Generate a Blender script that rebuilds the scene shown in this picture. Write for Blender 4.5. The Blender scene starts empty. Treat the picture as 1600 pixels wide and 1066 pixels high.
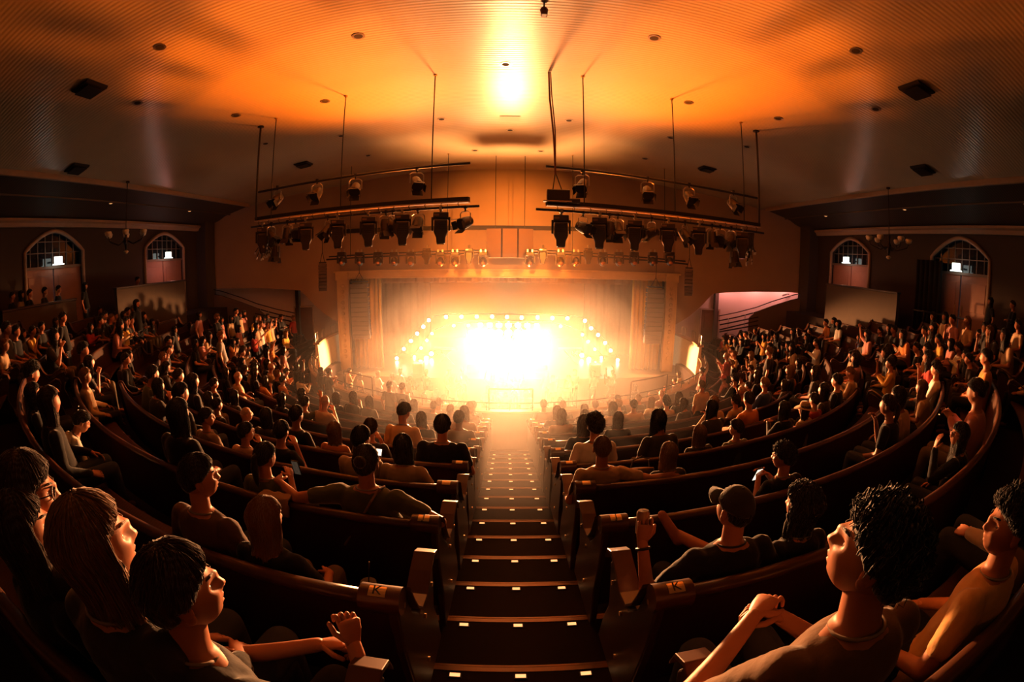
import bpy, bmesh, math, random
from mathutils import Vector, Matrix, noise
PI = math.pi
R = math.radians
SC = bpy.context.scene
COL = SC.collection
random.seed(7)

# ------------------------------------------------------------------ camera
# 15.8 mm full-frame fisheye held at the back of the balcony; the camera is the world origin
F_PX = 703.0
PITCH, YAW, ROLL = R(10.13), R(0.69), R(-0.5)


def cam_to_world(x, y, z):          # x right, y forward, z up in camera axes
    c, s = math.cos(ROLL), math.sin(ROLL)
    x, z = x * c + z * s, -x * s + z * c
    c, s = math.cos(PITCH), math.sin(PITCH)
    y, z = y * c + z * s, -y * s + z * c
    c, s = math.cos(YAW), math.sin(YAW)
    return Vector((x * c + y * s, -x * s + y * c, z))


def ray(px, py):                    # direction of the photo's pixel, used to survey where things stand
    x, y = px - 800.0, 533.0 - py
    r = math.hypot(x, y) + 1e-9
    t = r / F_PX
    return cam_to_world(x / r * math.sin(t), math.cos(t), y / r * math.sin(t))


cd = bpy.data.cameras.new('camera')
cam = bpy.data.objects.new('camera', cd)
COL.objects.link(cam)
SC.camera = cam
cd.type = 'PANO'
cd.panorama_type = 'FISHEYE_LENS_POLYNOMIAL'
cd.sensor_width = 36.0
cd.sensor_height = 36.0 * 1066 / 1600
cd.fisheye_fov = PI
cd.fisheye_polynomial_k0 = 0
cd.fisheye_polynomial_k1 = -1600 / 36 / F_PX
cd.fisheye_polynomial_k2 = cd.fisheye_polynomial_k3 = cd.fisheye_polynomial_k4 = 0
cd.clip_end = 200
rx, ry, rz = cam_to_world(1, 0, 0), cam_to_world(0, 0, 1), -cam_to_world(0, 1, 0)
cam.matrix_world = Matrix(((rx.x, ry.x, rz.x, 0), (rx.y, ry.y, rz.y, 0), (rx.z, ry.z, rz.z, 0), (0, 0, 0, 1)))

# ------------------------------------------------------------------ world, exposure
w = bpy.data.worlds.new('night')
SC.world = w
w.use_nodes = True
w.node_tree.nodes['Background'].inputs[0].default_value = (0.01, 0.012, 0.016, 1)
w.node_tree.nodes['Background'].inputs[1].default_value = 1.0
SC.view_settings.view_transform = 'Standard'
SC.view_settings.look = 'None'
SC.view_settings.gamma = 1
SC.view_settings.use_curve_mapping = False
SC.view_settings.exposure = 0.0
SC.cycles.max_bounces = 5
SC.cycles.diffuse_bounces = 1
SC.cycles.glossy_bounces = 3
SC.cycles.volume_bounces = 1
SC.cycles.transparent_max_bounces = 40
SC.cycles.use_denoising = True
SC.cycles.sample_clamp_indirect = 6.0
SC.cycles.caustics_reflective = False
SC.cycles.caustics_refractive = False

# ------------------------------------------------------------------ lights
WARM = (1.0, 0.46, 0.14)
AMBER = (1.0, 0.33, 0.045)
DEEP = (1.0, 0.27, 0.03)


def light(name, kind, loc, target, power, color, size=1.0, size_y=None, angle=120, blend=0.6, spread=None):
    l = bpy.data.lights.new(name, kind)
    o = bpy.data.objects.new(name, l)
    COL.objects.link(o)
    o.location = loc
    d = Vector(target) - Vector(loc)
    o.rotation_euler = d.to_track_quat('-Z', 'Y').to_euler()
    l.energy = power
    l.color = color
    if kind == 'AREA':
        l.shape = 'RECTANGLE'
        l.size = size
        l.size_y = size_y or size
        if spread:
            l.spread = R(spread)
    elif kind == 'SPOT':
        l.spot_size = R(angle)
        l.spot_blend = blend
        l.shadow_soft_size = size
    else:
        l.shadow_soft_size = size
    return o


# the wall of blinders at the back of the stage
light('stage_blinder_light', 'AREA', (0.1, 24.6, -3.3), (0, 8, -3.0), 150, (1.0, 0.5, 0.18), 5.0, 2.6)
# amber floods that rake the balcony from the stage
for x_, tx, ty, tz, pw, an in ((-0.35, -4.0, 1.0, -3.4, 70000, 32), (0.55, 4.0, 1.0, -3.4, 70000, 32), (-3.6, -8.8, 7.0, -4.8, 32000, 37), (3.8, 8.8, 7.0, -4.8, 32000, 37), (-3.6, -12.0, 14.5, -5.0, 14000, 42), (3.8, 12.0, 14.5, -5.0, 14000, 42)):
    light('stage_flood', 'SPOT', (x_, 22.6, -4.0), (tx, ty, tz), pw, (1.0, 0.40, 0.14), 0.25, angle=an, blend=0.5)
# floor lamps at the stage front that rake up over the ceiling: two orange ones to the sides, paler ones to the middle
for s_ in (-1, 1):
    light('stage_uplight_side', 'SPOT', (0.1 + 0.3 * s_, 22.4, -4.4), (4.0 * s_, 9.2, 4.4), 64000, (1.0, 0.17, 0.004), 1.1, angle=26, blend=1.0)
light('stage_uplight_wide', 'SPOT', (0.1, 22.4, -4.4), (0.0, 14.3, 4.5), 15000, (1.0, 0.37, 0.11), 0.9, angle=48, blend=0.8)
light('stage_uplight_steep', 'SPOT', (0.1, 22.4, -4.4), (0.0, 17.3, 4.4), 5200, (1.0, 0.36, 0.09), 0.9, angle=56, blend=0.8)
light('stage_uplight_narrow', 'SPOT', (0.1, 22.5, -4.4), (0.0, 9.0, 4.2), 5000, (1.0, 0.58, 0.26), 0.6, angle=40, blend=1.0)
# unseen spots added beyond the near pipes to warm the wall over the stage
for s_ in (-1, 1):
    light('wall_fill', 'SPOT', (1.9 * s_, 11.3, 0.9), (1.0 * s_, 21.4, 1.3), 6000, (1.0, 0.27, 0.03), 0.08, angle=40, blend=1.0)
# spots added near the far lamp bar to brighten the gold curtains and the frame
light('curtain_fill_west', 'SPOT', (-4.6, 18.1, -0.3), (-7.3, 21.9, -3.6), 200, AMBER, 0.1, angle=50, blend=0.8)
light('curtain_fill_east', 'SPOT', (4.8, 18.1, -0.3), (7.3, 21.9, -3.6), 240, AMBER, 0.1, angle=50, blend=0.8)

# ------------------------------------------------------------------ materials
MATS = {}


def mat(name, base, rough=0.6, metal=0.0, spec=0.5, bump=None, var=0.0, vscale=6.0, objcol=False, emis=None, estr=0.0, coat=0.0):
    if name in MATS:
        return MATS[name]
    m = bpy.data.materials.new(name)
    m.use_nodes = True
    n, k = m.node_tree.nodes, m.node_tree.links
    p = n['Principled BSDF']
    p.inputs['Base Color'].default_value = (*base, 1)
    p.inputs['Roughness'].default_value = rough
    p.inputs['Metallic'].default_value = metal
    p.inputs['Specular IOR Level'].default_value = spec
    p.inputs['Coat Weight'].default_value = coat
    tc = n.new('ShaderNodeTexCoord')
    if objcol or var > 0:
        nz = n.new('ShaderNodeTexNoise')
        nz.inputs['Scale'].default_value = vscale
        nz.inputs['Detail'].default_value = 3
        k.new(tc.outputs['Object'], nz.inputs['Vector'])
        mr = n.new('ShaderNodeMapRange')
        mr.inputs[3].default_value = 1 - max(var, 0.12)
        mr.inputs[4].default_value = 1 + max(var, 0.12)
        k.new(nz.outputs['Fac'], mr.inputs[0])
        mx = n.new('ShaderNodeMix')
        mx.data_type = 'RGBA'
        mx.blend_type = 'MULTIPLY'
        mx.inputs[0].default_value = 1
        k.new(mr.outputs[0], mx.inputs[7])
        if objcol:
            oi = n.new('ShaderNodeObjectInfo')
            k.new(oi.outputs['Color'], mx.inputs[6])
        else:
            mx.inputs[6].default_value = (*base, 1)
        k.new(mx.outputs[2], p.inputs['Base Color'])
    if bump:
        kind, sc, st, dist = bump
        if kind == 'noise':
            t = n.new('ShaderNodeTexNoise')
            t.inputs['Scale'].default_value = sc
            t.inputs['Detail'].default_value = 4
        else:
            t = n.new('ShaderNodeTexWave')
            t.bands_direction = kind
            t.inputs['Scale'].default_value = sc
            t.inputs['Distortion'].default_value = 0.6 if kind != 'Y' else 0.0
        k.new(tc.outputs['Object'], t.inputs['Vector'])
        b = n.new('ShaderNodeBump')
        b.inputs['Strength'].default_value = st
        b.inputs['Distance'].default_value = dist
        k.new(t.outputs['Fac'], b.inputs['Height'])
        k.new(b.outputs['Normal'], p.inputs['Normal'])
    if emis:
        p.inputs['Emission Color'].default_value = (*emis, 1)
        p.inputs['Emission Strength'].default_value = estr
    MATS[name] = m
    return m


# ------------------------------------------------------------------ objects
def link(o, parent=None):
    COL.objects.link(o)
    if parent is not None:
        o.parent = parent
    return o


def props(o, label=None, cat=None, group=None, kind=None):
    if label:
        o['label'] = label
    if cat:
        o['category'] = cat
    if group:
        o['group'] = group
    if kind:
        o['kind'] = kind
    return o


def empty(name, loc, label, cat, group=None, rz=0.0):
    o = bpy.data.objects.new(name, None)
    o.empty_display_size = 0.1
    o.location = loc
    o.rotation_euler = (0, 0, rz)
    link(o)
    return props(o, label, cat, group)


def copy_tree(root, loc=None, rot=None, label=None):
    r = root.copy()
    COL.objects.link(r)
    if loc is not None:
        r.location = loc
    if rot is not None:
        r.rotation_euler = rot
    if label:
        r['label'] = label
    for c in list(root.children):
        cc = c.copy()
        COL.objects.link(cc)
        cc.parent = r
        for g in list(c.children):
            gg = g.copy()
            COL.objects.link(gg)
            gg.parent = cc
    return r


def frame(d):
    d = Vector(d).normalized()
    a = Vector((0, 0, 1)) if abs(d.z) < 0.92 else Vector((1, 0, 0))
    x = d.cross(a).normalized()
    return x, x.cross(d).normalized()


class MB:
    """collects shapes into one mesh"""

    def __init__(s):
        s.v, s.f = [], []

    def add(s, vs, fs):
        o = len(s.v)
        s.v += [tuple(v) for v in vs]
        s.f += [tuple(i + o for i in f) for f in fs]
        return s

    def box(s, c, d, rz=0.0, m=None):
        x, y, z = d[0] / 2, d[1] / 2, d[2] / 2
        vs = [Vector((i * x, j * y, k * z)) for i in (-1, 1) for j in (-1, 1) for k in (-1, 1)]
        M = m if m is not None else Matrix.Rotation(rz, 3, 'Z')
        vs = [M @ v + Vector(c) for v in vs]
        return s.add(vs, [(0, 1, 3, 2), (4, 6, 7, 5), (0, 4, 5, 1), (2, 3, 7, 6), (0, 2, 6, 4), (1, 5, 7, 3)])

    def tube(s, pts, r, seg=8, cap=True):
        pts = [Vector(p) for p in pts]
        rs = r if isinstance(r, (list, tuple)) else [r] * len(pts)
        rings = []
        x = None
        for i, p in enumerate(pts):
            d = (pts[min(i + 1, len(pts) - 1)] - pts[max(i - 1, 0)])
            if d.length < 1e-9:
                d = Vector((0, 0, 1))
            d.normalize()
            if x is None:
                x, y = frame(d)
            else:
                x = (x - d * x.dot(d)).normalized()
                y = x.cross(d).normalized()
            rings.append([p + (x * math.cos(2 * PI * k / seg) + y * math.sin(2 * PI * k / seg)) * rs[i] for k in range(seg)])
        return s.rings(rings, cap)

    def rings(s, rings, cap=True):
        n = len(rings[0])
        vs = [v for r_ in rings for v in r_]
        fs = []
        for i in range(len(rings) - 1):
            for k in range(n):
                a, b = i * n + k, i * n + (k + 1) % n
                fs.append((a, b, b + n, a + n))
        if cap:
            fs.append(tuple(range(n - 1, -1, -1)))
            fs.append(tuple((len(rings) - 1) * n + k for k in range(n)))
        return s.add(vs, fs)

    def ball(s, c, r, seg=12, rg=8):
        r = r if isinstance(r, (list, tuple)) else (r, r, r)
        rings = []
        for i in range(rg + 1):
            t = PI * (i + 0.02) / (rg + 0.04)
            rings.append([Vector((c[0] + r[0] * math.sin(t) * math.cos(2 * PI * k / seg), c[1] + r[1] * math.sin(t) * math.sin(2 * PI * k / seg), c[2] + r[2] * math.cos(t))) for k in range(seg)])
        return s.rings(rings)

    def capsule(s, a, b, ra, rb, seg=10):
        a, b = Vector(a), Vector(b)
        d = (b - a).normalized()
        pts, rs = [], []
        for t in (-1, -0.75, -0.35):
            pts.append(a + d * ra * t)
            rs.append(max(0.002, ra * math.sqrt(max(0, 1 - t * t))))
        pts += [a, (a + b) / 2, b]
        rs += [ra, (ra + rb) / 2, rb]
        for t in (0.35, 0.75, 1):
            pts.append(b + d * rb * t)
            rs.append(max(0.002, rb * math.sqrt(max(0, 1 - t * t))))
        return s.tube(pts, rs, seg)

    def prism(s, poly, axis, a, b):
        """polygon in the plane normal to axis (0,1,2), extruded from a to b"""
        n = len(poly)

        def P(p, t):
            q = [p[0], p[1]]
            q.insert(axis, t)
            return Vector(q)
        vs = [P(p, a) for p in poly] + [P(p, b) for p in poly]
        fs = [tuple(range(n - 1, -1, -1)), tuple(range(n, 2 * n))]
        for k in range(n):
            fs.append((k, (k + 1) % n, (k + 1) % n + n, k + n))
        return s.add(vs, fs)

    def grid(s, P, closed=False):
        nu, nv = len(P), len(P[0])
        vs = [v for r_ in P for v in r_]
        fs = []
        for i in range(nu - 1):
            for j in range(nv - 1):
                a = i * nv + j
                fs.append((a, a + 1, a + nv + 1, a + nv))
        return s.add(vs, fs)

    def mesh(s, name):
        me = bpy.data.meshes.new(name)
        me.from_pydata([tuple(v) for v in s.v], [], s.f)
        bm = bmesh.new()
        bm.from_mesh(me)
        bmesh.ops.recalc_face_normals(bm, faces=bm.faces)
        bm.to_mesh(me)
        bm.free()
        return me

    def build(s, name, m, parent=None, smooth=None, bevel=None, loc=None):
        me = s.mesh(name)
        me.materials.append(m)
        if smooth:
            for p in me.polygons:
                p.use_smooth = True
        o = bpy.data.objects.new(name, me)
        link(o, parent)
        if loc is not None:
            o.location = loc
        if bevel:
            b = o.modifiers.new('edge', 'BEVEL')
            b.width = bevel
            b.segments = 2
            b.limit_method = 'ANGLE'
        if smooth == 'auto':
            b = o.modifiers.new('sharp', 'EDGE_SPLIT')
            b.split_angle = R(40)
        return o


def struct(mb, name, m, smooth=None, bevel=None):
    return props(mb.build(name, m, None, smooth, bevel), kind='structure')


ORD = ('first second third fourth fifth sixth seventh eighth ninth tenth eleventh twelfth thirteenth fourteenth fifteenth sixteenth '
       'seventeenth eighteenth nineteenth twentieth twenty-first twenty-second twenty-third twenty-fourth twenty-fifth twenty-sixth '
       'twenty-seventh twenty-eighth twenty-ninth thirtieth thirty-first thirty-second thirty-third thirty-fourth').split()

# ------------------------------------------------------------------ the hall
W = 15.0


def zceil(x):
    return 4.45 - 1.33 * (abs(x) / 12.5) ** 2.2


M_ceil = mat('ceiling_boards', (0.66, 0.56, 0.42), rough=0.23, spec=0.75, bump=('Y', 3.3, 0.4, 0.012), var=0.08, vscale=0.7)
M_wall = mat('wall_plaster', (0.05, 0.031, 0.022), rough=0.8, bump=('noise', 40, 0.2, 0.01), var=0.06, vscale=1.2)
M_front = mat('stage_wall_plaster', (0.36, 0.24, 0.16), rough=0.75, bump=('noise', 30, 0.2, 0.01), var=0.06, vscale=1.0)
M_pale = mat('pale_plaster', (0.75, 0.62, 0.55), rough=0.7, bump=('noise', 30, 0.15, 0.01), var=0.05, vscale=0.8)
M_trim = mat('painted_trim', (0.4, 0.27, 0.19), rough=0.5, var=0.05)
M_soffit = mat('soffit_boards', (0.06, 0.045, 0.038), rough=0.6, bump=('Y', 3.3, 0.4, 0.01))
M_wood = mat('dark_oak', (0.05, 0.02, 0.011), rough=0.42, spec=0.35, bump=('X', 9, 0.12, 0.003), var=0.25, vscale=4, coat=0.0)
M_floor = mat('dark_carpet', (0.025, 0.012, 0.009), rough=0.95, bump=('noise', 150, 0.4, 0.006), var=0.2, vscale=30)
M_step = mat('step_boards', (0.016, 0.007, 0.005), rough=0.8, spec=0.2, bump=('noise', 60, 0.2, 0.003), var=0.2, vscale=8)
M_black = mat('black_metal', (0.022, 0.02, 0.02), rough=0.45, metal=0.2, spec=0.4, var=0.15, vscale=20)
M_iron = mat('wrought_iron', (0.04, 0.03, 0.025), rough=0.4, metal=0.7, var=0.1)
M_steel = mat('brushed_steel', (0.5, 0.45, 0.4), rough=0.3, metal=0.9, var=0.06)
M_brass = mat('aged_brass', (0.6, 0.36, 0.12), rough=0.28, metal=0.9, bump=('noise', 60, 0.1, 0.002))
M_dark = mat('dark_recess', (0.02, 0.016, 0.014), rough=0.9, var=0.1)

# main vault
P = []
for i in range(61):
    x = -12.5 + 25 * i / 60
    P.append([Vector((x, y, zceil(x))) for y in (-6, 2, 8, 14, 19, 23)])
struct(MB().grid(P), 'ceiling', M_ceil, smooth=True)
for s, nm in ((-1, 'left'), (1, 'right')):
    # bead along the edge of the vault, sloping side soffit below it, cornice on the side wall
    prof = [(12.5, 3.0), (13.45, 2.78), (13.9, 2.66), (14.3, 2.45), (15.0, 2.2)]
    P = [[Vector((s * x, y, z)) for y in (-6, 6, 19.3)] for x, z in prof]
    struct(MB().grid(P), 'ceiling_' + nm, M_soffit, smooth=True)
    mb = MB().box((s * 12.48, 6.7, 3.06), (0.14, 25.4, 0.17))
    struct(mb, 'trim_%d' % (1 if s < 0 else 2), M_trim, bevel=0.02)
    mb = MB().box((s * 13.62, 6.7, 2.72), (0.05, 25.4, 0.05))
    struct(mb, 'trim_%d' % (3 if s < 0 else 4), mat('dim_trim', (0.12, 0.08, 0.06), rough=0.6))
    mb = MB()
    mb.prism([(s * 15, 1.98), (s * 14.86, 1.98), (s * 14.8, 2.1), (s * 14.7, 2.16), (s * 14.7, 2.24), (s * 15, 2.24)], 1, -6, 19.05)
    struct(mb, 'trim_%d' % (5 if s < 0 else 6), M_trim)

# side walls with pointed-arch openings: upper part glazed, lower part a pair of doors
OPEN = [(8.29, 11.01, 1.18, 1.86, 0.66), (14.55, 17.25, 1.2, 1.82, 0.66)]      # y0, y1, spring, apex, glass sill
FLOOR_SIDE = -1.75


def arch(y0, y1, sp, ap, n=9, inset=0.0):
    ym = (y0 + y1) / 2
    a, h = (y1 - y0) / 2 - inset, ap - sp - inset
    out = []
    for i in range(2 * n + 1):
        t = -1 + i / n
        out.append((ym + a * t, sp + h * (1 - abs(t) ** 1.75)))
    return out


M_door = mat('painted_door', (0.36, 0.17, 0.12), rough=0.6, var=0.08)
M_night = mat('night_glass', (0.012, 0.014, 0.018), rough=0.08, spec=0.6)
M_exit = mat('exit_lamp', (0.9, 0.9, 0.85), rough=0.5, emis=(0.92, 1.0, 0.9), estr=2.0)
wn = 0
for s, nm in ((-1, 'left'), (1, 'right')):
    mb = MB()
    x0, x1 = s * W, s * (W + 0.35)
    edges = [-6.0]
    for o in OPEN:
        edges += [o[0], o[1]]
    edges.append(19.3)
    for i in range(0, len(edges), 2):
        mb.prism([(edges[i], -7.5), (edges[i + 1], -7.5), (edges[i + 1], 2.4), (edges[i], 2.4)], 0, x0, x1)
    for y0, y1, sp, ap, sill in OPEN:
        a = arch(y0, y1, sp, ap)
        mb.prism([(y0, 2.4), (y0, sp)] + a[1:-1] + [(y1, sp), (y1, 2.4)], 0, x0, x1)
        mb.prism([(y0, -7.5), (y1, -7.5), (y1, FLOOR_SIDE), (y0, FLOOR_SIDE)], 0, x0, x1)
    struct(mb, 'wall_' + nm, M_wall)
    for y0, y1, sp, ap, sill in OPEN:
        wn += 1
        root = bpy.data.objects.new('window_%d' % wn, None)
        link(root)
        props(root, kind='structure')
        # moulding round the opening
        a = [(y0, FLOOR_SIDE), (y0, sp)] + arch(y0, y1, sp, ap)[1:-1] + [(y1, sp), (y1, FLOOR_SIDE)]
        MB().tube([(s * (W - 0.02), y, z) for y, z in a], 0.075, 8).build('frame', M_trim, root, smooth=True)
        ai = arch(y0, y1, sp, ap, inset=0.05)
        MB().prism([(y0 + 0.04, sill), (y0 + 0.04, sp)] + ai[1:-1] + [(y1 - 0.04, sp), (y1 - 0.04, sill)], 0, s * (W + 0.2), s * (W + 0.215)).build('pane', M_night, root)
        m2 = MB()
        ym, hw = (y0 + y1) / 2, (y1 - y0) / 2
        for i in range(1, 8):
            y = y0 + (y1 - y0) * i / 8
            top = sp + (ap - sp - 0.05) * (1 - abs((y - ym) / hw) ** 1.75)
            m2.box((s * (W + 0.18), y, (sill + top) / 2), (0.04, 0.028, top - sill))
        for z in (1.15, 1.52):
            k = 1.0 if z < sp else (max(0.0, (ap - z) / (ap - sp))) ** (1 / 1.75)
            m2.box((s * (W + 0.18), ym, z), (0.045, 2 * hw * k - 0.1, 0.03))
        m2.box((s * (W + 0.15), ym, sill), (0.16, 2 * hw, 0.09))
        m2.build('muntin', mat('muntin_paint', (0.22, 0.15, 0.11), rough=0.5), root)
        d = bpy.data.objects.new('door_%d' % wn, None)
        link(d)
        props(d, kind='structure')
        for e in (-1, 1):
            yc = ym + e * hw / 2
            m3 = MB().box((s * (W + 0.16), yc, (sill + FLOOR_SIDE) / 2), (0.06, hw - 0.05, sill - FLOOR_SIDE - 0.06))
            for zc, hh in ((-0.1, 0.95), (-1.15, 0.75)):
                m3.box((s * (W + 0.125), yc, zc), (0.03, hw - 0.4, hh))
            leaf = m3.build('door_leaf', M_door, d, bevel=0.012)
            MB().tube([(s * (W + 0.07), yc - e * (hw / 2 - 0.16), -0.75), (s * (W + 0.07), yc - e * (hw / 2 - 0.16), -0.4)], 0.018).build('handle', M_brass, leaf)
        # exit lamp hung over the doors
        L = ('far' if y0 > 12 else 'near') + ('est' if y0 < 12 else '')
        t = empty('exit_sign', (s * (W - 0.22), ym + 0.02, 0.84),
                  'small white glowing lit sign over the %s arched door in the %s wall' % ('farther' if y0 > 12 else 'nearer', nm), 'sign', 'lit signs over the arched doors')
        MB().box((0, 0, 0.03), (0.09, 0.34, 0.24)).build('light_box', M_exit, t, bevel=0.01)
        MB().prism([(-0.07, -0.13), (0.07, -0.13), (0.045, -0.09), (-0.045, -0.09)], 1, -0.24, 0.24).build('flared_base', M_exit, t)
        MB().box((s * 0.15, 0, 0.0), (0.2, 0.06, 0.06)).build('bracket', M_black, t)

# unseen point lights added inside the hall to tint the side doors
light('door_fill_west', 'POINT', (-14.2, 8.9, -0.3), (0, 0, 0), 1.1, (1, .42, .1), 0.1)
light('door_fill_far_west', 'POINT', (-14.3, 15.6, 0.2), (0, 0, 0), 14, (1, .36, .3), 0.1)
light('door_fill_east', 'POINT', (14.1, 9.0, 0.2), (0, 0, 0), 0.45, (1, .42, .15), 0.1)
light('door_fill_far_east', 'POINT', (14.3, 15.6, 0.2), (0, 0, 0), 13, (1, .36, .22), 0.1)

# splayed front wall: upper wall stands forward, its swept edge and recess added in place of a shadow line
FX0, FY0, FX1, FY1 = 8.32, 21.4, 15.0, 19.0


def fw(u, s, back=0.0):
    dx, dy = FX1 - FX0, FY1 - FY0
    l = math.hypot(dx, dy)
    return Vector((s * (FX0 + dx * u - back * dy / l), FY0 + dy * u + back * dx / l, 0))


EDGE = [(0.0, -3.02), (0.06, -2.75), (0.12, -2.45), (0.17, -2.12), (0.215, -1.8), (0.25, -1.5), (0.285, -1.24), (0.4, -1.13), (0.6, -1.0), (0.8, -0.92), (1.0, -0.88)]
for s, nm in ((-1, 'left'), (1, 'right')):
    P, Q, B = [], [], []
    for u, z in EDGE:
        p, q = fw(u, s), fw(u, s, 0.4)
        zt = zceil(min(abs(p.x), 12.5)) + 0.35
        P.append([Vector((p.x, p.y, z)), Vector((p.x, p.y, (z + zt) / 2)), Vector((p.x, p.y, zt))])
        Q.append([Vector((q.x, q.y, zt)), Vector((q.x, q.y, z))])
        B.append([Vector((q.x, q.y, z)), Vector((p.x, p.y, z))])
    mb = MB().grid(P).grid(Q).grid(B)
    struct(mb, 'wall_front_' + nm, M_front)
    # recessed lower wall with its dark doorway
    P = []
    for i in range(12):
        q = fw(i / 11 * 1.06, s, 1.25)
        P.append([Vector((q.x, q.y, z)) for z in (-7.5, -4, -0.3)])
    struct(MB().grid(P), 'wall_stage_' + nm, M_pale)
    a, b = fw(0.215, s, 1.2), fw(0.36, s, 1.2)
    rz = math.atan2(b.y - a.y, b.x - a.x)
    c = (a + b) / 2
    d = bpy.data.objects.new('door_%d' % (5 if s < 0 else 6), None)
    link(d)
    d.location = (c.x, c.y, 0)
    d.rotation_euler = (0, 0, rz)
    props(d, kind='structure')
    M_dk = mat('stained_door', (0.16, 0.055, 0.03), rough=0.4, bump=('X', 6, 0.2, 0.004), var=0.2)
    lf = MB().box((0, 0, -3.3), (0.92, 0.06, 2.2)).box((0, -0.035, -2.75), (0.6, 0.02, 0.8)).box((0, -0.035, -3.75), (0.6, 0.02, 0.8)).build('door_leaf', M_dk, d, bevel=0.01)
    MB().tube([(0.36, -0.08, -3.4), (0.36, -0.08, -3.2)], 0.018).build('handle', M_brass, lf)
    MB().box((-0.5, -0.02, -3.3), (0.08, 0.12, 2.3)).box((0.5, -0.02, -3.3), (0.08, 0.12, 2.3)).box((0, -0.02, -2.15), (1.08, 0.12, 0.08)).build('frame', mat('door_trim', (0.5, 0.36, 0.27), rough=0.5), d)
# wall spotlight in the right recess
q = fw(0.86, 1, 1.12)
t = empty('wall_spotlight', (q.x, q.y - 0.1, -1.12), 'short metal wall spotlight on the pink lit wall at the right', 'spotlight')
MB().tube([(-0.3, -0.12, -0.02), (0.02, -0.05, 0.06)], 0.045, 10).build('barrel', M_steel, t, smooth='auto')
MB().box((0.12, 0.0, 0.07), (0.2, 0.06, 0.05)).build('bracket', M_black, t)
for u_, pw in ((0.4, 60), (0.62, 70), (0.84, 60)):  # unseen lights added behind the upper wall to turn the recess pink
    q = fw(u_, 1, 0.62)
    light('pink_fill', 'POINT', (q.x, q.y, -0.62), (0, 0, 0), pw, (1.0, 0.34, 0.30), 0.1)

# corner pilasters in front of the side walls
for s, nm in ((-1, 'left'), (1, 'right')):
    struct(MB().box((s * 14.75, 18.7, -2.0), (0.7, 0.8, 9.0)), 'wall_corner_' + nm, mat('corner_paint', (0.07, 0.05, 0.04), rough=0.8))

# proscenium: wall above, gilded frame
mb = MB()
P = [[Vector((x, 21.4, z)) for z in (-0.45, 1.5, zceil(x) + 0.3)] for x in [-8.32 + 16.64 * i / 12 for i in range(13)]]
mb.grid(P)
struct(mb, 'wall_proscenium', M_front)
M_gold = mat('gilt_plaster', (0.68, 0.46, 0.2), rough=0.42, metal=0.15, var=0.1, vscale=5)
mb = MB().box((0, 21.3, -0.56), (16.9, 0.34, 0.3)).box((0, 21.22, -0.4), (17.1, 0.3, 0.09)).box((0, 21.22, -0.73), (16.5, 0.24, 0.06))
struct(mb, 'trim_7', M_gold, bevel=0.02)
for s, n_ in ((-1, 8), (1, 9)):
    mb = MB().box((s * 8.08, 21.3, -3.75), (0.5, 0.34, 6.1)).box((s * 8.34, 21.22, -3.75), (0.08, 0.24, 6.1)).box((s * 7.83, 21.22, -3.75), (0.08, 0.24, 6.1))
    mb.box((s * 8.08, 21.2, -0.6), (0.66, 0.4, 0.42))
    for i in range(14):
        mb.ball((s * 8.08, 21.11, -1.1 - i * 0.27), (0.1, 0.05, 0.1), 8, 5)
    struct(mb, 'trim_%d' % n_, M_gold, bevel=0.015)

# side aisle floor, hall floor, stage
struct(MB().box((0, 12, -6.5), (31, 24, 0.2)), 'floor', M_floor)
# rear wall of the hall behind the camera
struct(MB().box((0, -6.1, 0), (31, 0.3, 15)), 'wall_back', M_wall)

# low parapets that divide the cross aisles from the seats
for nm, x, y0, y1, zt, zb, rz in (('left', -13.35, 6.4, 9.35, -0.46, -1.9, 0), ('left', -13.35, 11.3, 15.3, -0.3, -2.3, 0), ('right', 13.35, 11.3, 15.5, -0.27, -2.3, 0)):
    w_ = 'nearer' if y0 < 10 else 'farther'
    lab = {'left': {'nearer': 'plain plaster parapet below the lit orange door at the left wall', 'farther': 'plain plaster parapet below the farther left window'}, 'right': {'farther': 'plain plaster parapet below the farther right window'}}[nm][w_]
    t = empty('parapet', (x, (y0 + y1) / 2, zb), lab, 'parapet', 'parapets along the side aisles')
    L = y1 - y0
    MB().box((0, 0, (zt - zb) / 2), (0.16, L, zt - zb)).build('panel', mat('parapet_plaster', (0.085, 0.05, 0.028), rough=0.7, var=0.06), t)
    MB().box((0, 0, zt - zb), (0.24, L + 0.06, 0.07)).build('cap_rail', M_wood, t, bevel=0.015)
# metal guard rail before the near right doors
t = empty('guard_rail', (13.6, 9.4, FLOOR_SIDE), 'thin metal guard rail in front of the nearer right doors', 'railing')
MB().tube([(0, -1.3, 0), (0, -1.3, 1.0), (0, 1.3, 1.0), (0, 1.3, 0)], 0.025).build('top_rail', M_iron, t)
for y in (-0.6, 0.2, 0.8):
    MB().tube([(0, y, 0), (0, y, 1.0)], 0.02).build('post', M_iron, t)
# black drape beside the near right doors
mb = MB()
P = [[Vector((14.75 - 0.06 * math.sin(i * 1.1), 10.3 + 1.25 * i / 30, z)) for z in (-1.75, -0.3, 1.02)] for i in range(31)]
o = mb.grid(P).build('drape', mat('black_velour', (0.012, 0.014, 0.015), rough=0.95), None, smooth=True)
sm = o.modifiers.new('thick', 'SOLIDIFY')
sm.thickness = 0.03
props(o, 'black drape hanging beside the nearer right arched doors', 'drape')

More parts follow.
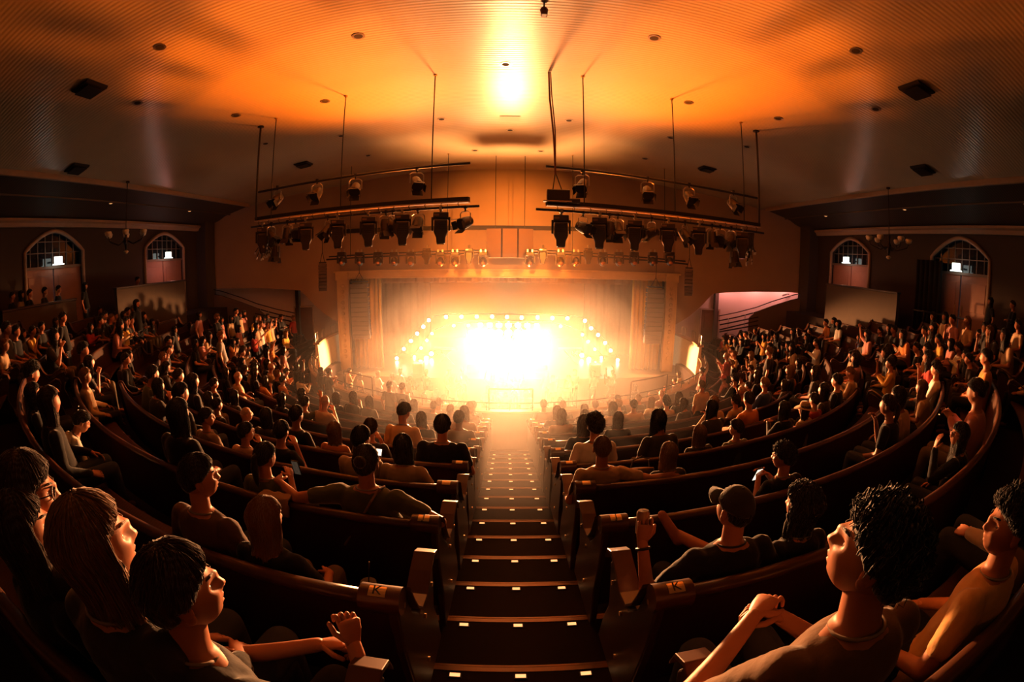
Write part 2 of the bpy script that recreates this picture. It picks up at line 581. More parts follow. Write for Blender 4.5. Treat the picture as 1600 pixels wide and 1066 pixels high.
# ------------------------------------------------------------------ the stage
STZ = -5.3
M_stage = mat('stage_boards', (0.12, 0.08, 0.05), rough=0.35, bump=('X', 3, 0.2, 0.004), var=0.15, vscale=2)
mb = MB()
mb.prism([(-9.4, 20.4), (-5.0, 19.9), (0, 19.75), (5.0, 19.9), (9.4, 20.4), (9.4, 31), (-9.4, 31)], 2, -6.4, STZ)
props(mb.build('stage', M_stage), 'wide raised wooden stage deck under the gilt proscenium frame', 'stage')
M_cyc = mat('stage_back_cloth', (0.55, 0.42, 0.3), rough=0.9, var=0.05)
struct(MB().box((0, 31.1, -2.4), (22, 0.2, 8.5)), 'wall_stage_back', M_cyc)
struct(MB().box((0, 26.2, 1.6), (22, 10.0, 0.2)), 'ceiling_stage', M_dark)
for s, nm in ((-1, 'left'), (1, 'right')):
    struct(MB().box((s * 10.9, 26.4, -2.4), (0.2, 9.6, 8.5)), 'wall_wing_' + nm, mat('wing_paint', (0.1, 0.07, 0.05), rough=0.9))


def drape(name, x0, x1, y, z0, z1, m, folds, depth, label, cat, group=None, flare=0.0):
    n = folds * 8
    P = []
    for i in range(n + 1):
        t = i / n
        x = x0 + (x1 - x0) * t
        row = []
        for k in range(7):
            h = k / 6
            a = depth * (1 - 0.45 * h)
            row.append(Vector((x + 0.02 * math.sin(t * folds * 2 * PI * 0.5 + h * 3) + flare * (1 - h) * (t - 0.5), y + a * math.sin(t * folds * 2 * PI) + 0.3 * a * math.sin(t * folds * 4.6 * PI + 1), z0 + (z1 - z0) * h)))
        P.append(row)
    o = MB().grid(P).build(name, m, None, smooth=True)
    sm = o.modifiers.new('thick', 'SOLIDIFY')
    sm.thickness = 0.02
    return props(o, label, cat, group)


M_golddrape = mat('gold_velvet', (0.72, 0.40, 0.06), rough=0.55, spec=0.3, bump=('noise', 50, 0.15, 0.004), var=0.1)
M_brown = mat('brown_velvet', (0.2, 0.12, 0.08), rough=0.9, var=0.1)
for s, side in ((-1, 'left'), (1, 'right')):
    drape('house_curtain', s * 7.8, s * 6.25, 21.75, STZ, -0.7, M_golddrape, 7, 0.14,
          'gold pleated house curtain gathered behind the hanging speaker column, stage %s' % side, 'curtain', 'gold house curtains')
    drape('masking_drape', s * 7.2, s * 4.35, 25.2, STZ, 0.2, M_brown, 6, 0.07,
          'flat brown masking drape hanging between gold curtain and bright stage centre, %s half' % side, 'curtain', 'brown masking drapes')
drape('stage_valance', -7.0, 7.0, 22.3, -1.05, -0.5, M_brown, 26, 0.06, 'short brown valance hanging under the top of the gilt proscenium frame', 'curtain')


def line_array(loc, n, bw, bh, bd, curve, label, group, rz=0.0, tilt0=0.0):
    t = empty('line_array_speaker', loc, label, 'speaker', group, rz)
    z, y, a = 0.0, 0.0, tilt0
    M_box = mat('speaker_paint', (0.05, 0.032, 0.03), rough=0.6, var=0.1)
    M_grille = mat('speaker_grille', (0.1, 0.07, 0.065), rough=0.55, metal=0.4, bump=('noise', 300, 0.4, 0.002))
    for i in range(n):
        m = Matrix.Rotation(a, 3, 'X')
        c = Vector((0, y, z)) + m @ Vector((0, 0, -bh / 2))
        cab = MB().prism([(-bd * 0.5, -bh * 0.48), (bd * 0.5, -bh * 0.36), (bd * 0.5, bh * 0.36), (-bd * 0.5, bh * 0.48)], 0, -bw / 2, bw / 2)
        o = cab.build('cabinet', M_box, t, bevel=0.01)
        o.location = c
        o.rotation_euler = (a, 0, 0)
        g = MB().box((0, -bd * 0.5 - 0.008, 0), (bw * 0.9, 0.02, bh * 0.8)).box((-bw * 0.47, -bd * 0.48, 0), (0.03, 0.05, bh * 0.8)).box((bw * 0.47, -bd * 0.48, 0), (0.03, 0.05, bh * 0.8))
        g.build('grille', M_grille, o)
        st = m @ Vector((0, 0, -bh))
        y += st.y
        z += st.z
        a += curve
    MB().box((0, 0, 0.06), (bw * 0.9, bd * 0.9, 0.06)).tube([(-bw * 0.3, 0, 0.05), (0, 0, 0.5)], 0.012).tube([(bw * 0.3, 0, 0.05), (0, 0, 0.5)], 0.012).tube([(0, 0, 0.45), (0, 0, 1.2)], 0.014).build('hoist_frame', M_black, t)
    return t


line_array((-7.05, 20.75, -0.95), 12, 0.86, 0.225, 0.5, 0.022, 'tall hanging column of speaker cabinets before the left gold curtain', 'tall speaker columns at the proscenium', 0.12)
line_array((7.1, 20.75, -1.1), 12, 0.86, 0.225, 0.5, 0.022, 'tall hanging column of speaker cabinets before the right gold curtain', 'tall speaker columns at the proscenium', -0.12)
line_array((-7.75, 17.9, 0.02), 8, 0.34, 0.14, 0.3, 0.09, 'small curved black speaker array hung at the left end of the far lamp bar', 'small curved speaker arrays', 0.5, -0.1)
line_array((7.75, 18.2, -0.1), 8, 0.34, 0.14, 0.3, 0.09, 'small curved black speaker array hung at the right end of the far lamp bar', 'small curved speaker arrays', -0.5, -0.1)

# bank of blinders that whites out the middle of the stage
M_lamp = mat('hot_lamp', (1, .9, .7), emis=(1.0, 0.84, 0.6), estr=40)
M_strobe = mat('strobe_panel', (1, .9, .7), emis=(1.0, 0.86, 0.66), estr=7)
t = empty('blinder_wall', (0.1, 25.6, STZ), 'great white-hot wall of blinder lamps filling the middle of the stage', 'light bank')
MB().box((0, 0.1, 0.95), (5.0, 0.14, 1.9)).box((-2.3, 0.3, 0.5), (0.1, 0.5, 1.0)).box((2.3, 0.3, 0.5), (0.1, 0.5, 1.0)).build('frame', M_black, t)
for j in range(4):
    for i in range(9):
        u, v = (i - 4) / 4.4, (j - 1.5) / 2.1
        rr = math.hypot(u, v)
        if rr > 1.05:
            continue
        r_ = 0.23 - 0.09 * rr ** 2
        MB().tube([((i - 4) * 0.54, 0.05, 0.95 + (j - 1.5) * 0.47), ((i - 4) * 0.54, -0.03, 0.95 + (j - 1.5) * 0.47)], r_, 14).build('lens', M_strobe, t)


def stage_lamp(loc, r, label, group):
    t = empty('stage_lamp', loc, label, 'stage lamp', group)
    MB().tube([(0, 0.24, 0), (0, 0.2, 0), (0, 0, 0)], [r * 0.5, r * 0.95, r * 1.12], 12).build('housing', M_black, t, smooth='auto')
    MB().tube([(0, 0.015, 0), (0, -0.012, 0)], r, 12).build('lens', M_lamp, t)
    MB().tube([(-r * 1.3, 0.1, 0), (-r * 1.3, 0.1, r * 1.8), (r * 1.3, 0.1, r * 1.8), (r * 1.3, 0.1, 0)], 0.014, 6).build('yoke', M_black, t)
    return t


def at_y(px, py, y):
    d = ray(px, py)
    return d * (y / d.y)


# lamp arches: an outer ring, an inner ring and the raking floor ramps
OUT = [(620, 560), (631, 545.5), (642, 533), (652, 521.5), (661.5, 510.5), (670, 500.5), (697, 495.5), (721, 495), (745, 495), (769, 495), (792, 495.5), (815, 496.5), (840, 496), (863, 497), (886.5, 497.5), (914, 501.5), (923.5, 513), (934.5, 523.5), (945.5, 536), (954, 548), (965, 563)]
INN = [(637, 571), (647.5, 557.5), (658, 544), (667, 532), (675, 521.5), (709, 509), (732, 508.5), (876, 510), (910, 523), (919, 534), (929.5, 546), (939.5, 559), (951, 572)]
RAMP = [(622, 582), (634, 580), (646, 574.5), (657, 566), (666, 559.5), (674, 553), (909, 555.5), (920, 561.5), (930, 568.5), (940.5, 576), (953.5, 583.5), (960, 590)]
for nm, L, y, r in (('outer', OUT, 23.4, 0.085), ('inner', INN, 24.2, 0.065)):
    for i, (px, py) in enumerate(L):
        p = at_y(px, py, y)
        stage_lamp(p, r, '%s lamp from the left along the %s arch of small stage lamps' % (ORD[i], nm), 'lamps on the %s arch' % nm)
    a = [at_y(px, py, y + 0.12) + Vector((0, 0, 0.16)) for px, py in L]
    a = [Vector((a[0].x, a[0].y, STZ))] + a + [Vector((a[-1].x, a[-1].y, STZ))]
    props(MB().tube(a, 0.03, 8).build('lamp_arch', M_black, None, smooth=True), 'thin black pipe arch that carries the %s ring of stage lamps' % nm, 'lighting frame')
for i, (px, py) in enumerate(RAMP):
    p = at_y(px, py, 22.2 + (0.4 * (i if i < 6 else 11 - i)))
    sd = 'left' if i < 6 else 'right'
    n_ = i if i < 6 else i - 6
    stage_lamp(p, 0.11, '%s large lamp from the left on the raking ramp, stage %s' % (ORD[n_], sd), 'lamps on the raking ramps')
for s, sd in ((-1, 'left'), (1, 'right')):
    a, b = (at_y(622, 590, 22.35), at_y(690, 548, 24.9)) if s < 0 else (at_y(963, 598, 22.35), at_y(893, 548, 24.9))
    MBr = MB()
    for dz in (0.0, 0.22):
        MBr.tube([a + Vector((0, 0.1, dz - 0.25)), b + Vector((0, 0.1, dz - 0.25))], 0.035, 8)
    for i in range(9):
        p, q = a.lerp(b, i / 8), a.lerp(b, min(1, (i + 0.5) / 8))
        MBr.tube([p + Vector((0, 0.1, -0.25)), q + Vector((0, 0.1, -0.03))], 0.018, 6)
        MBr.tube([p + Vector((0, 0.1, -0.25)), p + Vector((0, 0.1, -0.03))], 0.018, 6)
    o = MBr.build('lighting_truss', M_black, None, smooth=True)
    props(o, 'short black truss ramp rising inward at the %s of the stage' % sd, 'truss', 'stage truss ramps')
# risers, monitors and keyboards
for s, sd, px in ((-1, 'left', 655), (1, 'right', 928)):
    p = at_y(px, 600, 20.6)
    t = empty('subwoofer', (p.x, 20.6, STZ), 'dark square speaker cabinet standing at the %s front of the stage' % sd, 'speaker', 'stage front speakers')
    MB().box((0, 0, 0.27), (0.48, 0.5, 0.54)).build('cabinet', mat('speaker_paint', (0, 0, 0)), t, bevel=0.015)
    MB().box((0, -0.26, 0.27), (0.42, 0.02, 0.48)).build('grille', mat('speaker_grille', (0, 0, 0)), t)
    MB().box((s * 0.1, 0, 0.0), (0.5, 0.5, 0.02)).build('base', M_black, t)
    p = at_y(697 if s < 0 else 890, 575, 22.6)
    t = empty('keyboard_stand', (p.x, 22.6, STZ), 'keyboard on a stand glowing in the haze at the %s of the blinder wall' % sd, 'keyboard', 'stage keyboards')
    MB().box((0, 0, 0.86), (1.2, 0.32, 0.1)).build('keyboard_body', mat('white_plastic', (0.75, 0.7, 0.6), rough=0.3), t, bevel=0.01)
    MB().tube([(-0.45, 0, 0), (0.35, 0, 0.82)], 0.02).tube([(0.45, 0, 0), (-0.35, 0, 0.82)], 0.02).build('stand', M_black, t)
for i, (px, sd) in enumerate(((740, 'left'), (845, 'right'))):
    p = at_y(px, 584, 21.2)
    t = empty('stage_monitor', (p.x, 21.2, STZ), 'low wedge monitor speaker at the %s of the stage front edge' % sd, 'speaker', 'wedge monitors')
    MB().prism([(-0.25, 0), (0.25, 0), (0.25, 0.14), (-0.05, 0.36), (-0.25, 0.3)], 0, -0.3, 0.3).build('cabinet', mat('speaker_paint', (0, 0, 0)), t, bevel=0.012)
    MB().box((0, 0.1, 0.25), (0.5, 0.3, 0.012), m=Matrix.Rotation(-0.65, 3, 'X')).build('grille', mat('speaker_grille', (0, 0, 0)), t)

# ------------------------------------------------------------------ rigging
NR = [0]


def rod(x, y, ztop, zbot, r, label, cat='hanging rod', group='rods that carry the lighting rigs'):
    t = empty('hanging_rod', (x, y, zbot), label, cat, group)
    MB().tube([(0, 0, 0), (0, 0, ztop - zbot)], r, 8).build('rod', M_black, t)
    MB().tube([(0, 0, ztop - zbot - 0.03), (0, 0, ztop - zbot + 0.01)], r * 3.2, 12).build('ceiling_rose', M_brass if r < 0.03 else M_black, t)
    return t


def yr(x):
    return 9.7 + 0.24 * abs(x)


M_body = mat('lamp_body', (0.035, 0.024, 0.022), rough=0.4, metal=0.25, var=0.12, vscale=14)
M_lens = mat('dark_lens', (0.05, 0.035, 0.03), rough=0.05, spec=0.8)


def profile_light(loc, rx, rz, k, label, group):
    """big theatre profile spot hung from a clamp: square base, wide body, stepped snout"""
    t = empty('profile_spotlight', loc, label, 'spotlight', group)
    t.rotation_euler = (rx, 0, rz)
    t.scale = (k, k, k)
    b = MB().box((0, 0, -0.1), (0.36, 0.26, 0.14)).build('base', M_body, t, bevel=0.02)
    MB().box((-0.1, -0.135, -0.1), (0.12, 0.01, 0.05)).build('display', mat('display_glass', (0.2, 0.12, 0.08), rough=0.15), b)
    y = MB().prism([(-0.225, -0.47), (-0.175, -0.47), (-0.175, -0.2), (0.175, -0.2), (0.175, -0.47), (0.225, -0.47), (0.225, -0.14), (-0.225, -0.14)], 1, -0.07, 0.07)
    y.build('yoke', M_body, t, bevel=0.015)
    bd = MB().prism([(-0.155, -0.2), (0.155, -0.2), (0.165, -0.5), (0.11, -0.62), (0.1, -0.78), (-0.1, -0.78), (-0.11, -0.62), (-0.165, -0.5)], 1, -0.13, 0.13)
    hb = bd.build('head', M_body, t, bevel=0.03)
    fins = MB()
    for i in range(5):
        fins.box((0, -0.135, -0.27 - i * 0.045), (0.22, 0.012, 0.012))
    fins.build('cooling_fin', M_body, hb)
    MB().tube([(0, 0, -0.775), (0, 0, -0.79)], 0.085, 14).build('lens', M_lens, t)
    MB().tube([(0, 0, -0.04), (0, 0, 0.03), (0, 0, 0.035), (0, 0, 0.13)], [0.03, 0.03, 0.052, 0.052], 8).build('clamp', M_steel, t)
    return t


def par_light(loc, rx, rz, k, label, group, lit=False):
    """round wash light or fresnel in a forked yoke with barn doors"""
    t = empty('wash_light', loc, label, 'spotlight', group)
    t.rotation_euler = (0, 0, rz)
    t.scale = (k, k, k)
    MB().tube([(-0.17, 0, -0.27), (-0.17, 0, -0.05), (-0.1, 0, 0.0), (0.1, 0, 0.0), (0.17, 0, -0.05), (0.17, 0, -0.27)], 0.014, 6).build('yoke', M_steel, t)
    MB().tube([(0, 0, -0.01), (0, 0, 0.06), (0, 0, 0.065), (0, 0, 0.14)], [0.02, 0.02, 0.045, 0.045], 8).build('clamp', M_black, t)
    h = MB().tube([(0, 0.2, 0), (0, 0.17, 0), (0, 0.02, 0), (0, -0.16, 0)], [0.05, 0.115, 0.14, 0.15], 14).build('housing', M_body, t, smooth='auto')
    h.location = (0, 0, -0.27)
    h.rotation_euler = (rx, 0, 0)
    for c_, sz, an, ax in (((0, -0.23, 0.15), (0.26, 0.16, 0.008), -0.3, 'X'), ((0, -0.23, -0.15), (0.26, 0.16, 0.008), 0.3, 'X'), ((0.16, -0.22, 0), (0.008, 0.13, 0.2), 0.25, 'Z'), ((-0.16, -0.22, 0), (0.008, 0.13, 0.2), -0.25, 'Z')):
        MB().box(c_, sz, m=Matrix.Rotation(an, 3, ax)).build('barn_door', M_body, h)
    MB().tube([(0, -0.15, 0), (0, -0.158, 0)], 0.135, 14).build('lens', M_lens, h)
    return t


def moving_head(loc, k, label, group):
    t = empty('moving_head_light', loc, label, 'spotlight', group)
    t.scale = (k, k, k)
    MB().box((0, 0, -0.06), (0.3, 0.22, 0.12)).build('base', M_body, t, bevel=0.02)
    MB().prism([(-0.185, -0.41), (-0.135, -0.41), (-0.135, -0.15), (0.135, -0.15), (0.135, -0.41), (0.185, -0.41), (0.185, -0.11), (-0.185, -0.11)], 1, -0.05, 0.05).build('yoke', M_body, t, bevel=0.01)
    MB().ball((0, 0, -0.34), (0.13, 0.16, 0.17), 14, 10).build('head', M_body, t, smooth=True)
    MB().ball((0, -0.12, -0.39), (0.085, 0.055, 0.07), 14, 9).build('lens', mat('copper_lens', (0.55, 0.2, 0.08), rough=0.2, metal=0.6), t, smooth=True)
    for q in (-0.08, 0.08):
        MB().box((q, 0, 0.04), (0.05, 0.05, 0.1)).build('clamp', M_steel, t)
    return t


for s, sd in ((-1, 'left'), (1, 'right')):
    dz = 0.03 if s < 0 else -0.03
    # cable tray beam
    t = empty('cable_tray', (0, 0, 0), 'long dark cable tray running above the %s row of hung spotlights' % sd, 'truss', 'suspended rig members')
    a, b = Vector((s * 0.85, yr(0.85), 1.36 + dz)), Vector((s * 7.05, yr(7.05), 1.34 + dz))
    d = (b - a).normalized()
    ang = math.atan2(d.y, d.x)
    c = (a + b) / 2
    L = (b - a).length
    MB().box(c, (L, 0.14, 0.1), ang).build('tray', M_black, t)
    MB().box(c + Vector((0, -0.02, -0.065)), (L, 0.16, 0.03), ang).build('lower_flange', mat('rig_paint', (0.5, 0.36, 0.25), rough=0.4), t)
    for i in range(16):
        p = a.lerp(b, (i + 0.5) / 16)
        MB().tube([p + Vector((0, -0.06, -0.03)), p + Vector((0.05 * s, -0.1, -0.12)), p + Vector((0.02, -0.1, -0.2))], 0.009, 5).build('cable', M_black, t)
    # hanging pipe
    p0, p1 = Vector((s * 0.62, yr(0.62), 1.19 + dz)), Vector((s * 7.25, yr(7.25), 1.14 + dz))
    o = MB().tube([p0, p1], 0.03, 10).build('rig_pipe', M_black, None, smooth=True)
    props(o, 'straight hanging pipe that the big %s spotlights clamp to' % sd, 'pipe', 'suspended rig members')
    # upper pipe
    p0, p1 = Vector((s * 0.85, 10.1, 2.22 + dz)), Vector((s * 7.0, 11.4, 2.12 + dz))
    o = MB().tube([p0, p1], 0.032, 10).build('rig_pipe', M_black, None, smooth=True)
    props(o, 'upper straight pipe with four small wash lights, %s rig' % sd, 'pipe', 'suspended rig members')
    # rods
    RD = [(1.7, 9.98, 1.35), (4.1, 10.6, 1.33), (6.35, 11.05, 1.3)]
    for i, (x, y, z) in enumerate(RD):
        rod(s * x, y, zceil(x), z + dz, 0.014, 'thin rod from the vault to the %s rig, %s from the hall centre' % (sd, ORD[i]))
    rod(s * 7.0, 11.3, zceil(7.0) - (0.0 if s < 0 else 0.0), 1.3 + dz, 0.03, 'thick dark pole from the vault to the outer end of the %s rig' % sd)
    # big profile spots
    PX = [(689, 330), (629, 333), (576, 337), (528, 343), (478, 346), (411, 350)] if s < 0 else [(877, 331), (937, 335), (992, 343), (1044, 349), (1092, 356), (1160, 366)]
    for i, (px, py) in enumerate(PX):
        d = ray(px, py)
        # where the sight line meets the pipe's vertical plane
        k = 9.7 / (d.y - 0.24 * abs(d.x))
        x = d.x * k
        profile_light((x, yr(x), 1.1 + dz), R(-4), R(-s * (8 + 4 * i)), 0.95, '%s big black spotlight from the centre on the %s hanging pipe' % (ORD[i], sd), 'big spotlights on the hanging pipes')
    PX = [(727, 352), (653, 350), (603, 357), (613, 362), (512, 358), (449, 366), (462, 372), (424, 372), (431, 398)] if s < 0 else [(911, 354), (965, 364), (952, 372), (1018, 361), (1070, 366), (1112, 384), (1125, 378), (1142, 380), (1147, 404)]
    for i, (px, py) in enumerate(PX):
        d = ray(px, py)
        k = 9.7 / (d.y - 0.24 * abs(d.x))
        x = d.x * k
        lo = 1.08 + dz if i < 8 else 0.62 + dz
        par_light((x + s * 0.0, yr(x), lo), R(20 + 30 * ((i * 7) % 3)), R(s * (40 - 37 * (i % 4))), 0.92, '%s small tilted wash light from the centre on the %s hanging pipe' % (ORD[i], sd), 'small wash lights on the hanging pipes')
    # upper wash lights
    PX = [(651, 287), (555, 295), (495, 304), (433, 316)] if s < 0 else [(910, 290), (1012, 299), (1077, 312), (1146, 326)]
    for i, (px, py) in enumerate(PX):
        d = ray(px, py)
        sl = 1.3 / 6.15
        k = (10.1 - 0.85 * sl) / (d.y - sl * abs(d.x))
        x = d.x * k
        par_light((x, 10.1 + sl * (abs(x) - 0.85), 2.08 + dz), R(38), R(s * (-25 + 16 * i)), 0.95, '%s wash light from the centre on the upper %s pipe' % (ORD[i], sd), 'wash lights on the upper pipes')
    # dimmer cluster hanging at the outer end
    x = s * 6.75
    t = empty('cable_cluster', (x, yr(x), 0.75 + dz), 'tangled cluster of cable plugs hung at the outer end of the %s rig' % sd, 'cables', 'cable clusters')
    rr = random.Random(3 + s)
    for i in range(22):
        p = Vector((rr.uniform(-0.22, 0.22), rr.uniform(-0.15, 0.15), rr.uniform(-0.55, -0.1)))
        c_ = MB().tube([(rr.uniform(-0.1, 0.1), 0, 0.35), p * 0.6, p], 0.012, 5).build('cable', M_black, t)
        MB().tube([p, p + Vector((rr.uniform(-0.03, 0.03), 0, -0.06))], 0.024, 7).build('plug', M_steel, c_)

# hoist motor box on its chains, right of centre
t = empty('hoist_box', (0.98, 9.85, 1.36), 'dark hoist box slung on two chains right of the hall centre', 'hoist')
MB().box((0.12, 0, 0.12), (0.5, 0.22, 0.24)).box((0.45, 0, 0.0), (0.3, 0.18, 0.1)).build('box', M_body, t, bevel=0.02)
MB().box((0.1, -0.02, -0.02), (0.62, 0.2, 0.025)).build('lower_flange', mat('rig_paint', (0, 0, 0)), t)
MB().tube([(0.0, 0, 0.24), (0.05, 0, 0.6)], 0.012).build('sling', M_black, t)
MB().tube([(0.2, 0, 0.24), (0.07, 0, 0.6)], 0.012).build('sling', M_black, t)
MB().tube([(0.06, 0, 0.58), (0.02, 0.01, 1.5), (-0.06, 0.03, 2.4), (-0.08, 0, 3.08)], 0.022).build('cable', mat('cable_red', (0.09, 0.02, 0.012), rough=0.5), t)
MB().tube([(0.06, 0, 0.58), (0.06, 0.03, 1.6), (-0.02, 0, 2.5), (-0.04, 0, 3.08)], 0.014).build('cable', mat('cable_red', (0.09, 0.02, 0.012), rough=0.5), t)
# far lamp bar before the stage
t = empty('lamp_bar', (0, 18.0, 0.0), 'far straight lamp bar with a row of moving lamps, before the proscenium', 'truss')
for a, b, z0, z1 in ((-7.6, -0.9, 0.2, 0.33), (0.75, 7.6, 0.37, 0.12)):
    MB().tube([(a, 0, z0), (b, 0, z1)], 0.035, 8).tube([(a, 0.3, z0 + 0.12), (b, 0.3, z1 + 0.12)], 0.03, 8).build('pipe', M_black, t)
FAR = [534, 562, 591, 616, 642, 688, 711, 755, 876, 900, 942, 967, 991, 1020, 1047, 828]
for i, px in enumerate(sorted(FAR)):
    p = at_y(px, 394, 18.0)
    moving_head((p.x, 18.0, p.z), 1.15, '%s round moving lamp from the left on the far lamp bar' % ORD[i], 'moving lamps on the far bar')
for i, px in enumerate((667, 733, 848, 919)):
    p = at_y(px, 389, 18.0)
    profile_light((p.x, 18.0, p.z + 0.05), 0, 0, 0.85, '%s square spotlight from the left on the far lamp bar' % ORD[i], 'square lamps on the far bar')
for i, x in enumerate((-6.5, -2.4, 2.6, 6.5)):
    rod(x, 18.0, zceil(x), 0.28, 0.012, 'faint far wire to the lamp bar, %s from the left' % ORD[i], 'hanging rod', 'wires that carry the far lamp bar')
# dark speaker cluster above the middle of the proscenium
t = empty('speaker_cluster', (0.1, 18.6, 1.35), 'dark boxy speaker cluster hung above the middle of the proscenium', 'speaker')
for i in range(3):
    MB().box((-0.62 + 0.62 * i, 0.06 * abs(i - 1), -0.6), (0.6, 0.5, 1.2), (i - 1) * 0.15).build('cabinet', mat('cluster_paint', (0.14, 0.07, 0.04), rough=0.7), t, bevel=0.015)
MB().tube([(-0.6, 0, 0), (-0.6, 0, 3.12)], 0.012).build('hanger', M_black, t)
MB().tube([(0.6, 0, 0), (0.6, 0, 3.12)], 0.012).build('hanger', M_black, t)

# ceiling fittings
def at_ceil(px, py):
    d = ray(px, py)
    k = 4.45 / d.z
    for _ in range(30):
        k = zceil(d.x * k) / d.z
    return d * k


def slope(x):
    return math.atan((zceil(x + 0.05) - zceil(x - 0.05)) / 0.1)


VENT = [(140, 137, 'near left'), (1432, 139, 'near right'), (474, 256, 'far left'), (1105, 263, 'far right'), (120, 262, 'outer left'), (1442, 264, 'outer right')]
for px, py, nm in VENT:
    p = at_ceil(px, py)
    t = empty('air_diffuser', p + Vector((0, 0, -0.01)), 'square dark air diffuser with dropped plate in the %s vault' % nm, 'air vent', 'square diffusers in the vault')
    t.rotation_euler = (0, -slope(p.x), 0)
    MB().prism([(-0.3, 0), (0.3, 0), (0.26, -0.05), (-0.26, -0.05)], 1, -0.3, 0.3).build('frame', M_dark, t)
    MB().box((0, 0, -0.1), (0.46, 0.46, 0.015)).box((0, 0, -0.06), (0.05, 0.05, 0.08)).build('plate', M_black, t)
DOWN = [(560, 56), (1022, 59), (250, 73), (1337, 79), (790, 100), (215, 160), (508, 158), (1076, 160), (1368, 170), (369, 180), (1216, 185), (690, 186), (533, 212), (1048, 215), (889, 188), (797, 203), (415, 224), (1167, 229), (575, 243), (1008, 248), (742, 235), (845, 236)]
for i, (px, py) in enumerate(DOWN):
    p = at_ceil(px, py)
    sd = 'left' if p.x < -0.5 else 'right' if p.x > 0.5 else 'middle'
    t = empty('recessed_downlight', p, '', 'ceiling light', 'round recessed lights in the vault')
    t['px'] = px
    t.rotation_euler = (0, -slope(p.x), 0)
    MB().tube([(0, 0, -0.014), (0, 0, 0.01)], 0.13, 16).build('bezel', M_steel, t)
    MB().tube([(0, 0, -0.018), (0, 0, -0.013)], 0.085, 16).build('reflector', M_dark, t)
fit = [o for o in COL.objects if o.name.startswith('recessed_downlight')]
for sd in ('left', 'right', 'middle'):
    g = [o for o in fit if (o.location.x < -0.5) == (sd == 'left') and (o.location.x > 0.5) == (sd == 'right')]
    g.sort(key=lambda o: o.location.y)
    for i, o in enumerate(g):
        del o['px']
        o['label'] = 'small round recessed light, %s toward the stage in the %s of the vault' % (ORD[i], sd)
SPOTS = [(432, 122), (1376, 40), (606, 85), (1025, 97), (420, 147)]
for s, sd in ((-1, 'left'), (1, 'right')):
    for i, y in enumerate((6.2, 11.4, 16.2)):
        t = empty('soffit_downlight', (s * 13.7, y, 2.7), 'small lit downlight in the %s side soffit, %s toward the stage' % (sd, ORD[i]), 'ceiling light', 'soffit downlights')
        MB().tube([(0, 0, -0.03), (0, 0, 0.06)], 0.09, 14).build('bezel', M_steel, t)
        MB().tube([(0, 0, -0.036), (0, 0, -0.03)], 0.06, 14).build('lamp', mat('soffit_lamp', (1, .6, .3), emis=(1, .45, .16), estr=1.2), t)
# access hatch
p = at_ceil(797, 185)
o = MB().box((0, 0, 0), (0.62, 0.5, 0.03)).build('ceiling_hatch', mat('hatch_paint', (0.5, 0.38, 0.28), rough=0.6))
o.location = p
props(o, 'plain square access hatch in the middle of the vault', 'hatch')
# motor at the very top of the photo
p = at_ceil(850, 8)
t = empty('hoist_motor', p + Vector((0, 0, -0.16)), 'small dark red hoist motor under the nearest part of the vault', 'hoist')
MB().box((0, 0, 0), (0.11, 0.14, 0.13)).ball((0, 0, 0.05), (0.07, 0.09, 0.06)).build('motor_body', mat('motor_red', (0.12, 0.02, 0.012), rough=0.45), t, bevel=0.02)
MB().tube([(0, 0, 0.06), (0, 0, 0.17)], 0.015).build('hook', M_black, t)

# chandeliers by the side walls
for s, sd in ((-1, 'left'), (1, 'right')):
    t = empty('chandelier', (s * 12.2, 10.9, 1.42), 'unlit iron chandelier with pale glass bowls hanging at the %s side' % sd, 'chandelier', 'side chandeliers')
    MB().tube([(0, 0, 0.1), (0, 0, 1.72)], 0.014).tube([(0, 0, 1.68), (0, 0, 1.74)], 0.07, 12).build('chain_rod', M_iron, t)
    MB().tube([(0, 0, 0.2), (0, 0, 0.12), (0, 0, -0.05), (0, 0, -0.2), (0, 0, -0.4), (0, 0, -0.5)], [0.02, 0.06, 0.04, 0.1, 0.05, 0.02], 12).build('stem', M_iron, t, smooth=True)
    for k in range(6):
        a = k * PI / 3 + 0.3
        c, q = math.cos(a), math.sin(a)
        MB().tube([(0.05 * c, 0.05 * q, -0.2), (0.3 * c, 0.3 * q, -0.32), (0.66 * c, 0.66 * q, -0.2), (0.72 * c, 0.72 * q, -0.06)], 0.018, 6).build('arm', M_iron, t, smooth=True)
        MB().tube([(0.72 * c, 0.72 * q, -0.07), (0.72 * c, 0.72 * q, -0.03), (0.72 * c, 0.72 * q, 0.06), (0.72 * c, 0.72 * q, 0.1)], [0.03, 0.1, 0.13, 0.11], 12).build('glass_bowl', mat('opal_glass', (0.85, 0.7, 0.5), rough=0.3, var=0.05), t, smooth=True)
    MB().tube([(0, 0, -0.5), (0, 0, -0.55), (0, 0, -0.62)], [0.03, 0.1, 0.05], 12).build('finial_bowl', mat('opal_glass', (0, 0, 0)), t, smooth=True)

# ------------------------------------------------------------------ raked balcony: curved rows j = -3 (back) ... 9 (front)
XC = 0.09                                       # the centre aisle lies a touch right of the camera


def Yj(j):
    return 1.36 + 1.03 * j


def Rj(j):
    return 12.4 - 0.33 * j


def Fj(j):
    return -2.20 - 0.2936 * j


def arc(j, phi, off=0.0):
    """point on row j at angle phi from the aisle (deg, + = right); off = metres in front of the pew back"""
    r_ = Rj(j) - off
    a = R(phi)
    return XC + r_ * math.sin(a), Yj(j) + Rj(j) - r_ * math.cos(a)


def phimax(j):
    return {-3: 62, -2: 66, -1: 72, 0: 80, 1: 84, 2: 88, 3: 92, 4: 95, 5: 97, 6: 98, 7: 98, 8: 97, 9: 96}[j]


def span(a, b, n):
    return [a + (b - a) * i / n for i in range(n + 1)]


